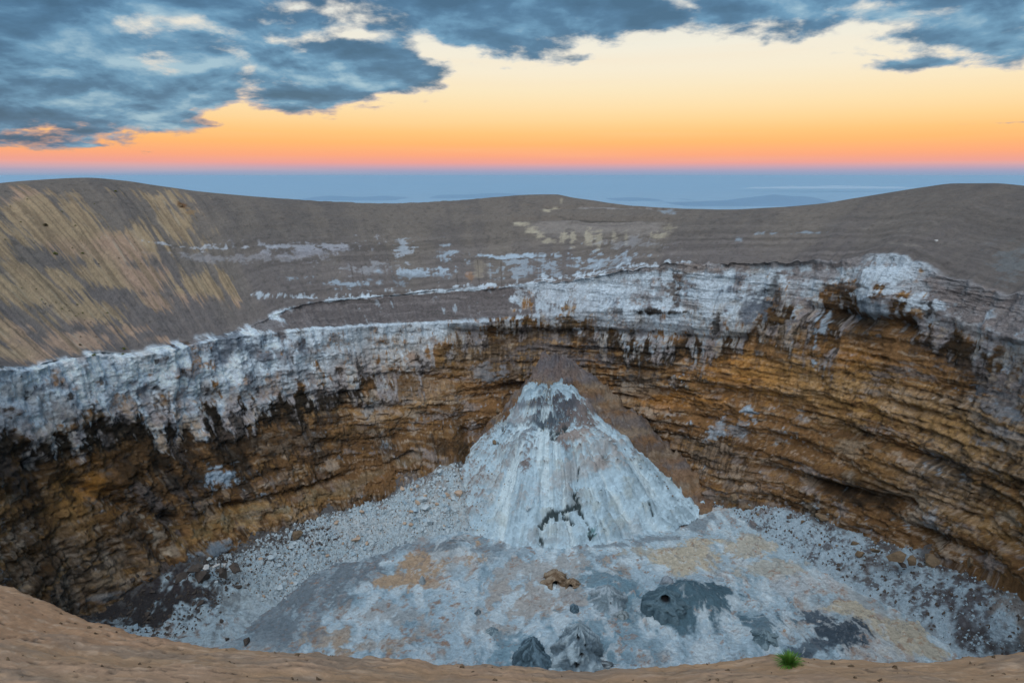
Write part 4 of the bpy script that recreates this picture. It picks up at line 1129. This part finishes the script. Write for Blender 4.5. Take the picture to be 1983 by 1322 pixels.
spatter('spatter_cone', 1107, 1132, 34, 20, (.16, .11, .07), (.34, .25, .17), 'brown spatter lump with round dark hole beside the arched shell', seed=8, p=.7, lump=.24, top=.3, vents=((-20, .35, .3),), crater=False)
spatter('spatter_cone', 1110, 1160, 44, 20, (.36, .33, .31), (.42, .44, .45), 'low pale dome with grey cap under the brown shells', seed=9, p=1.0, lump=.12, top=.35, crater=False)
spatter('spatter_cone', 1204, 1192, 30, 18, (.17, .21, .22), (.34, .40, .42), 'little grey knob between pierced stack and shield cone', seed=10, p=.9, lump=.2, top=.3)
spatter('spatter_cone', 926, 1187, 17, 15, (.12, .15, .17), (.26, .3, .32), 'tiny dark spike beside the orange stains', seed=11, p=1.0, lump=.2, top=.15)
spatter('spatter_cone', 953, 1222, 30, 14, (.16, .23, .27), (.33, .42, .46), 'small teal mound left of the dark slate cone', seed=12, p=1.2, lump=.22, top=.2)
spatter('spatter_cone', 818, 1128, 15, 24, (.34, .40, .43), (.46, .5, .52), 'small pale blue mound on the tan patch', seed=13, p=1.0, lump=.16, top=.25)
spatter('spatter_cone', 1052, 1282, 30, 26, (.07, .09, .10), (.15, .19, .21), 'dark lump at the right foot of the slate cone', seed=14, p=.6, lump=.26, top=.35)
spatter('spatter_cone', 1478, 1232, 52, 22, (.11, .17, .20), (.26, .35, .39), 'low teal mound between shield cone and black flow', seed=15, p=1.4, lump=.25, top=.15)
spatter('spatter_cone', 1152, 1284, 80, 12, (.06, .07, .08), (.36, .42, .45), 'dark broken crust ridge below the pierced stack', cat='lava ridge', seed=16, p=.8, lump=.34, top=.3, crater=False, ovl=.3)
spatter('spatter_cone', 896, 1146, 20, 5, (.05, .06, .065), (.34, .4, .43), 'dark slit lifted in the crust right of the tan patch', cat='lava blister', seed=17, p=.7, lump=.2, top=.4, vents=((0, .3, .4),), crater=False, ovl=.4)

# ------------------------------------------------------------------ boulders
import bmesh
random.seed(5)
M_BP = rock_mat('boulder_pale', 2.0, 0.4, 0.6, flat=(0.46, 0.53, 0.56), spots=.3, spot_col=(.22, .15, .11))
M_BO = rock_mat('boulder_pink', 2.0, 0.4, 0.6, flat=(0.46, 0.34, 0.25), spots=.3, spot_col=(.25, .14, .08))
M_BB = rock_mat('boulder_blue', 2.0, 0.4, 0.6, flat=(0.35, 0.45, 0.51), spots=.3, spot_col=(.15, .12, .11))
M_BD = rock_mat('boulder_dark', 1.6, 0.5, 0.8, flat=(0.105, 0.085, 0.072), spots=.3)
M_BN = rock_mat('boulder_brown', 1.6, 0.5, 0.8, flat=(0.21, 0.15, 0.095), spots=.45)
M_BW = rock_mat('boulder_white', 1.6, 0.5, 0.8, flat=(0.62, 0.60, 0.57), spots=.3, spot_col=(.3, .25, .2))


def rock_mesh(seed, mat, npt=22, squash=(1, 1, .75), cut=.2):
    r = random.Random(seed)
    bm = bmesh.new()
    for _ in range(npt):
        v = Vector((r.gauss(0, 1), r.gauss(0, 1), r.gauss(0, 1))).normalized() * r.uniform(1 - cut, 1)
        bm.verts.new((v.x * squash[0], v.y * squash[1], v.z * squash[2]))
    g = bmesh.ops.convex_hull(bm, input=bm.verts)
    bmesh.ops.delete(bm, geom=[x for x in g['geom_interior'] if isinstance(x, bmesh.types.BMVert)], context='VERTS')
    me = bpy.data.meshes.new('boulder')
    bm.to_mesh(me)
    bm.free()
    me.materials.append(mat)
    return me


RK = {k: [rock_mesh(i * 7 + j, m, 11 + 3 * j, (1, .8 + .1 * j, .6 + .08 * j), .42) for j in range(4)] for i, (k, m) in enumerate((('p', M_BP), ('o', M_BO), ('b', M_BB), ('d', M_BD), ('n', M_BN), ('w', M_BW)))}


def put_rock(p, size, kind, label, group, rs=None, sc=(1, 1, 1), up=.25, name='boulder'):
    r = random.Random(rs if rs is not None else random.random())
    o = bpy.data.objects.new(name, r.choice(RK[kind]))
    COL.objects.link(o)
    o.location = p + Vector((0, 0, size * up))
    o.rotation_euler = (r.uniform(-.4, .4), r.uniform(-.4, .4), r.uniform(0, 6.28))
    o.scale = (size * sc[0], size * sc[1], size * sc[2])
    thing(o, label, 'boulder', group)
    return o


for px, py, w, kind, label, sc in [
        (888, 958, 26, 'o', 'large orange pink block high in the rubble left of the white cone', (1, .9, 1.1)),
        (824, 986, 26, 'p', 'pale double lobed boulder in the middle of the rubble slope', (1.1, .8, .9)),
        (833, 1012, 22, 'p', 'pale flat topped boulder below the double lobed one', (1.1, .9, .8)),
        (880, 992, 20, 'p', 'tan boulder under the orange block', (1.1, .9, .8)),
        (741, 994, 17, 'p', 'pale upright slab leaning at the upper rubble edge', (.6, .7, 1.6)),
        (776, 996, 17, 'p', 'pale angular boulder right of the leaning slab', (1, .9, .9)),
        (796, 1016, 12, 'o', 'small pink boulder near the centre of the rubble', (1, .9, .8)),
        (690, 1047, 24, 'o', 'pinkish boulder half buried above the grey flow', (1.2, .9, .6)),
        (512, 1156, 13, 'o', 'pinkish upright stone at the edge of the grey flow', (.8, .8, 1.7)),
        (576, 1040, 28, 'n', 'brown block at the wall foot with white powder below', (1, .9, .9)),
        (569, 1130, 17, 'o', 'flat pink stone beside the grey flow', (1.3, .8, .5)),
        (958, 858, 14, 'n', 'small brown stone on the upper left edge of the white cone', (1, .9, .9)),
        (1023, 985, 15, 'p', 'pale knob standing out of the white cone front', (1, .9, 1)),
        (475, 1246, 32, 'd', 'dark boulder with pale face at the near rim left', (1.2, .9, .8)),
        (440, 1240, 18, 'd', 'small black boulder beside the near rim left', (1, .9, .8)),
        (262, 1218, 22, 'b', 'pale blue boulder at the foot of the dark left wall', (.9, .9, 1.1)),
        (420, 1128, 13, 'p', 'pale stone under the dark ledge', (1, .9, 1)),
        (1420, 968, 24, 'n', 'tan wedge shaped block at the wall foot right of the cone', (.9, .8, 1.2)),
        (1592, 1005, 30, 'n', 'brown flat block jutting from the right wall foot', (1.3, .8, .6)),
        (1666, 1075, 22, 'n', 'brown block in the middle of the right rubble', (1, .8, 1.2)),
        (1518, 1222, 11, 'o', 'small red brown stone on the teal mound', (.8, .8, 1.2)),
        (1812, 468, 11, 'w', 'lone white rock on the bare right slope', (1, .8, 1)),
        (1878, 1092, 26, 'n', 'tan pillar shaped block at the right wall foot', (.6, .7, 1.5)),
        (350, 400, 10, 'n', 'rust brown outcrop high on the straw coloured slope', (1.2, .9, .7)),
        (966, 800, 20, 'n', 'tall brown rock pillar left of the cone top', (.8, .8, 2.0))]:
    q, n_ = hit(px, py)
    put_rock(q, w * scale_at(q) / 2, kind, label, None, rs=px, sc=sc, up=.3)


def block_cluster(name, px, py, specs, label, cat='rock ledge'):
    q, _ = hit(px, py)
    k = scale_at(q)
    root = empty(name, q)
    thing(root, label, cat)
    for dx, dz, w, h, kind, pn in specs:
        o = bpy.data.objects.new(pn, RK[kind][int(abs(dx) + w) % 4])
        COL.objects.link(o)
        o.parent = root
        o.location = (dx * k, -.2 * w * k, dz * k)
        o.rotation_euler = (.4 * math.sin(dx), .5 * math.cos(dx * 1.7), 1.3 * dx)
        o.scale = (w * k / 2, w * k / 2.6, h * k / 2 / .8)


block_cluster('rock_ledge', 400, 1118, [(-40, 6, 50, 34, 'd', 'block'), (0, 8, 64, 42, 'd', 'block'), (32, 14, 44, 36, 'd', 'block'), (4, 24, 24, 12, 'w', 'crust'), (22, 28, 26, 12, 'w', 'crust'), (40, 30, 18, 14, 'w', 'crust'), (-14, 24, 40, 24, 'd', 'block'), (-54, -2, 46, 26, 'n', 'block'), (-70, -8, 44, 30, 'd', 'block'), (60, 26, 34, 26, 'd', 'block'), (-96, -26, 40, 30, 'd', 'block'), (-30, -22, 50, 24, 'd', 'block')], 'dark overhanging ledge with white crust on top at the left wall foot')
block_cluster('rock_ledge', 1790, 1085, [(-60, 14, 46, 24, 'n', 'block'), (-30, 6, 34, 40, 'n', 'block'), (14, -2, 60, 52, 'n', 'block'), (50, -12, 44, 62, 'n', 'block'), (78, -24, 26, 40, 'd', 'block'), (-100, 26, 40, 20, 'n', 'block'), (-142, 40, 30, 18, 'n', 'block'), (-44, -6, 22, 14, 'd', 'block'), (30, -30, 26, 16, 'd', 'block'), (-8, -8, 18, 16, 'd', 'block')], 'row of brown blocks along the right wall foot above grey rubble')

rd = random.Random(21)
for k in range(30):                                          # the coarse stones close to the cone
    q, n_ = hit(rd.uniform(775, 905), rd.uniform(905, 1030))
    kd = rd.choice('ppoob')
    put_rock(q, rd.uniform(.55, 1.5), kd, {'p': 'cream', 'o': 'pinkish tan', 'b': 'bluish'}[kd] + ' coarse stone in the dense rubble left of the white cone', 'coarse stones left of the cone', rs=1300 + k, sc=(1.1, .9, .9), up=.25)
for k in range(34):                                          # black rubble under the left wall
    q, n_ = hit(rd.uniform(235, 470), rd.uniform(1105, 1205))
    if q is None or q.y < 60:
        continue
    put_rock(q, (rd.uniform(.85, 1.2) if k % 3 == 0 else rd.uniform(.4, .75)), rd.choice('dddd'), ('larger' if k % 3 == 0 else 'small') + ' blackish block in the dark rubble under the left wall, ' + ('beside the near rim' if q.y < 140 else 'towards the crusted ledge'), 'dark rubble blocks at the left wall foot', rs=900 + k, sc=(1.1, .9, .8), up=.1)
# countless stones of the rubble: the larger ones one by one, the rest as gravel
rg = random.Random(3)
tF = PTL
nT, mT = PTL.shape[:2]


def talus_pick(p0, p1, t0, t1):
    ph = rg.uniform(p0, p1); t = rg.uniform(t0, t1)
    j = int(np.argmin(np.abs(PTW - ph))); i = int(t * (nT - 1))
    return Vector(PTL[i, j])


for k in range(190):
    p = talus_pick(-62, -9, .08, .8)
    kd = rg.choice('ppppbbo'); sz = rg.choice((.35, .45, .5, .6, .75, 1.0)) * rg.uniform(.8, 1.2)
    lab = ('middling' if sz > .7 else 'small') + {'p': ' cream', 'b': ' bluish', 'o': ' pinkish'}[kd] + ' stone in the left rubble, ' + ('close beside the white cone' if p.x > -28 else 'below the ochre beds at midway' if p.x > -52 else 'near the dark crusted ledge')
    put_rock(p, sz, kd, lab, 'loose stones of the left rubble', rs=k, sc=(rg.uniform(.8, 1.3), 1, rg.uniform(.7, 1.2)), up=.2)
for k in range(60):
    p = talus_pick(22, 68, .1, .95)
    kd = rg.choice('ddnnb'); sz = rg.choice((.4, .5, .7, .9)) * rg.uniform(.8, 1.2)
    lab = ('middling' if sz > .65 else 'small') + {'d': ' blackish', 'n': ' brown', 'b': ' bluish'}[kd] + ' stone in the right rubble, ' + ('near the foot of the white cone' if p.x < 78 else 'below the row of brown blocks' if p.x < 96 else 'towards the right picture edge')
    put_rock(p, sz, kd, lab, 'loose stones of the right rubble', rs=k + 300, sc=(rg.uniform(.8, 1.3), 1, rg.uniform(.7, 1.2)), up=.2)
for k in range(36):
    f = k / 35
    q, n_ = hit(1145 + 205 * f + rg.uniform(-8, 2), 815 + 170 * f + rg.uniform(-2, 10))
    kd = rg.choice('pbnb')
    lab = {'p': 'cream', 'b': 'bluish', 'n': 'brown'}[kd] + ' pebble lodged along the right edge of the white cone, ' + ('upper third' if f < .34 else 'middle third' if f < .67 else 'lower third')
    put_rock(q, rg.uniform(.3, .7), kd, lab, 'stones along the right edge of the cone', rs=k + 500, up=.15)


def cone_pick(t0, t1, p0, p1):
    j = int((rg.uniform(t0, t1) + 150) / 300 * (len(TG) - 1)); i = int(rg.uniform(p0, p1) * (len(PG) - 1))
    return Vector(PK[i, j])


def gravel(name, picks, smin, smax, mat, label):
    base = np.array([[1, 0, -.4], [-.5, .8, -.4], [-.5, -.8, -.4], [.3, .1, .7], [-.3, -.3, .5]])
    fs = np.array([[0, 1, 3], [1, 4, 3], [1, 2, 4], [2, 0, 3], [2, 3, 4], [0, 2, 1]])
    V, Fs = [], []
    for k, p in enumerate(picks):
        a = rg.uniform(0, 6.28); s_ = smin + (smax - smin) * rg.random() ** 2.6
        ca, sa = math.cos(a), math.sin(a)
        b = base * (1 + .35 * np.sin(base * 7 + k))
        x = b[:, 0] * ca - b[:, 1] * sa; y = b[:, 0] * sa + b[:, 1] * ca
        V.append(np.stack([x, y, b[:, 2] + .2], -1) * s_ + np.array(p))
        Fs.append(fs + 5 * k)
    o = new_mesh(name, np.concatenate(V), np.concatenate(Fs), mat, smooth=False)
    o['kind'] = 'stuff'
    o['label'] = label
    return o


gravel('gravel', [talus_pick(-66, -6, .03, .85) for _ in range(5200)], .12, .75, M_BP, 'pale gravel between the stones of the left rubble')
gravel('gravel', [talus_pick(-66, -6, .05, .9) for _ in range(2600)], .10, .34, M_BN, 'reddish chips scattered through the left rubble')
gravel('gravel', [talus_pick(20, 92, .05, .98) for _ in range(1500)], .10, .6, M_BD, 'dark chips in the right rubble')
gravel('gravel', [talus_pick(20, 92, .03, .9) for _ in range(3000)], .10, .5, M_BB, 'pale chips in the right rubble')

gravel('gravel', [cone_pick(-92, -30, .35, .98) for _ in range(1500)] + [cone_pick(-30, 80, .15, .98) for _ in range(500)], .08, .34, M_BB, 'pale chips lying on the flank of the white cone')
gravel('gravel', [cone_pick(-92, -35, .35, .98) for _ in range(500)] + [cone_pick(-60, 60, .03, .3) for _ in range(260)], .08, .36, M_BN, 'brown chips lying on the flank of the white cone')
gravel('gravel', [talus_pick(-86, -42, .35, 1.0) for _ in range(1700)], .15, .6, M_BD, 'black broken rock under the left wall')
jl = [(rg.randrange(60, len(gx) - 70), rg.randrange(60, NLIP - 2)) for _ in range(900)]
gravel('gravel', [Vector(PN[i, j]) for j, i in jl],   .006, .045, M_BN, 'tiny brown chips on the near rim')

# ------------------------------------------------------------------ plants
def leaf_mat(name, col, var):
    mt = bpy.data.materials.new(name)
    mt.use_nodes = True
    N = NT(mt.node_tree)
    o = N.n('ShaderNodeOutputMaterial'); b = N.n('ShaderNodeBsdfPrincipled')
    tc = N.n('ShaderNodeTexCoord')
    nz = N.noise(tc.outputs['Object'], 9.0, 3)
    N.link(N.mix(N.ss(nz, .35, .65), col, var), b.inputs['Base Color'])
    b.inputs['Roughness'].default_value = .7
    b.inputs['Specular IOR Level'].default_value = .2
    N.link(b.outputs[0], o.inputs['Surface'])
    return mt


M_SHR = leaf_mat('shrub_leaf', (.11, .13, .03), (.19, .19, .055))
M_SHD = leaf_mat('shrub_dry', (.10, .075, .035), (.06, .055, .025))
M_GRS = leaf_mat('tuft_leaf', (.06, .17, .02), (.14, .25, .04))


def shrub_mesh(seed, mat):
    r = random.Random(seed)
    V, Fs = [], []
    for k in range(170):
        a = r.uniform(0, 6.28); e = r.uniform(-.05, 1.4); d = r.uniform(.35, 1.0)
        c0 = np.array([math.cos(a) * math.cos(e), math.sin(a) * math.cos(e), math.sin(e) * .9]) * d
        u = np.array([r.gauss(0, 1) for _ in range(3)]); u /= np.linalg.norm(u)
        v = np.cross(u, [r.gauss(0, 1), r.gauss(0, 1), 1]); v /= np.linalg.norm(v)
        s_ = r.uniform(.12, .24)
        V += [c0 - u * s_, c0 + v * s_ * .6, c0 + u * s_, c0 - v * s_ * .6]
        Fs.append([4 * k, 4 * k + 1, 4 * k + 2, 4 * k + 3])
    n = 4 * 170
    for k in range(7):                                       # stems
        a = k * .9
        tip = np.array([math.cos(a) * .6, math.sin(a) * .6, .6])
        for q, w in (((0, 0, -.2), .05), (tip, .02)):
            V += [np.array(q) + np.array([w, 0, 0]), np.array(q) - np.array([w, 0, 0])]
        Fs.append([n + 4 * k, n + 4 * k + 1, n + 4 * k + 3, n + 4 * k + 2])
    return new_mesh('shrub', np.array(V), np.array(Fs), mat, smooth=False, link=False)


SH = [shrub_mesh(i, M_SHR if i < 3 else M_SHD) for i in range(5)]


def put_shrub(px, py, w, label, group, seed):
    q, n_ = hit(px, py)
    o = bpy.data.objects.new('shrub', SH[seed % 5])
    COL.objects.link(o)
    o.location = q
    s_ = w * scale_at(q) / 2 * .78
    o.scale = (s_, s_, s_ * random.uniform(.8, 1.1))
    o.rotation_euler = (0, 0, seed * 1.7)
    thing(o, label, 'shrub', group)


for i, (px, py, w, label) in enumerate([(182, 688, 11, 'round green shrub right at the rim edge below the straw slope'), (240, 676, 10, 'flat green shrub near the rim, upper of a close pair'), (238, 686, 8, 'small shrub near the rim, lower of a close pair'),
                                        (155, 668, 7, 'upright green shrub above the rim left of the round one'), (88, 437, 13, 'wide dark shrub alone in the upper straw slope'), (107, 492, 12, 'dark shrub at the left of a pair on the middle straw slope'),
                                        (160, 491, 9, 'green shrub at the right of a pair on the middle straw slope'), (224, 371, 8, 'small dark shrub close under the left skyline hump')]):
    put_shrub(px, py, w, label, None, i)
sp = [(146, 437), (53, 386), (183, 395), (191, 511), (273, 511), (192, 462), (10, 464), (81, 580), (134, 602), (164, 620), (182, 634), (208, 606), (42, 558), (88, 588), (96, 592), (120, 598), (146, 612), (152, 608), (170, 628), (176, 624), (190, 640), (198, 646), (160, 606), (128, 590), (108, 586), (40, 430), (120, 410), (66, 470), (230, 500), (50, 545), (300, 600), (230, 620), (150, 590), (205, 628), (156, 652), (30, 520), (140, 480), (210, 440), (260, 470), (186, 652), (70, 560), (20, 400)]
for i, (px, py) in enumerate(sp):
    put_shrub(px, py, random.uniform(3.2, 5.5), ('tiny dry shrub' if i % 5 > 2 else 'tiny green shrub') + (' high on the straw coloured left slope' if py < 470 else ' midway down the straw coloured left slope' if py < 575 else ' in the lower streaks of the straw coloured left slope'), 'tiny shrubs on the left slope', i)

# green tuft on the near rim
q, n_ = hit(1527, 1288)
k = scale_at(q)
rt = random.Random(8)
V, Fs = [], []
for b in range(330):
    a = rt.uniform(0, 6.28); lean = rt.uniform(.05, 1.05) ** 1.1; L = rt.uniform(.6, 1.0) * 34 * k
    w = rt.uniform(.8, 1.5) * k
    r0 = rt.uniform(0, 5) * k
    base = np.array([math.cos(a) * r0 * 1.6, math.sin(a) * r0, -.01])
    pts = []
    ns = 5
    for i in range(ns + 1):
        f = i / ns
        bend = lean * (.5 + .9 * f)
        pts.append(base + np.array([math.cos(a) * math.sin(bend), math.sin(a) * math.sin(bend), math.cos(bend * .95)]) * L * f)
    side = np.array([-math.sin(a), math.cos(a), 0]) * w
    i0 = len(V)
    for i, p in enumerate(pts):
        f = i / ns
        ww = (1 - f) ** .6 * (.5 + .5 * min(1, f * 4))
        V += [p - side * ww, p + side * ww]
    for i in range(ns):
        Fs.append([i0 + 2 * i, i0 + 2 * i + 1, i0 + 2 * i + 3, i0 + 2 * i + 2])
g = new_mesh('grass_tuft', np.array(V), np.array(Fs), M_GRS)
g.location = q
thing(g, 'bright green tuft growing on the orange near rim', 'grass tuft')

# ------------------------------------------------------------------ low cloud bank over the plain
D = 90000.0
mt = rock_mat('cloud_white', .0006, .1, .0, flat=(.80, .80, .80))
a0, a1 = ray(1420, 364), ray(1800, 363)
x0, x1 = a0[0] / a0[1] * D, a1[0] / a1[1] * D
zc = ray(1600, 365)[2] / ray(1600, 365)[1] * D
nu, nv = 160, 24
V = []
for j in range(nv):
    v = j / nv * 2 * math.pi
    for i in range(nu):
        u = i / (nu - 1)
        env = math.sin(math.pi * min(1, u * 1.02)) ** .8
        V.append((x0 + (x1 - x0) * u, D + math.cos(v) * 2600 * env, zc + math.sin(v) * (330 if math.sin(v) > 0 else 70) * env))
V = np.array(V)
V[:, 2] += 130 * fbm(V[:, 0] / 1500, V[:, 1] / 1500 + V[:, 2] / 300, 4, 3) * np.clip((V[:, 2] - zc) / 150, 0, 1)
f = grid_faces(nv, nu)
last = np.array([[(nv - 1) * nu + i, (nv - 1) * nu + i + 1, i + 1, i] for i in range(nu - 1)])
o = new_mesh('cloud', V, np.concatenate([f, last])[:, ::-1], mt)
thing(o, 'thin white cloud bank low over the far plain at right', 'cloud')
hz.hide_viewport = False
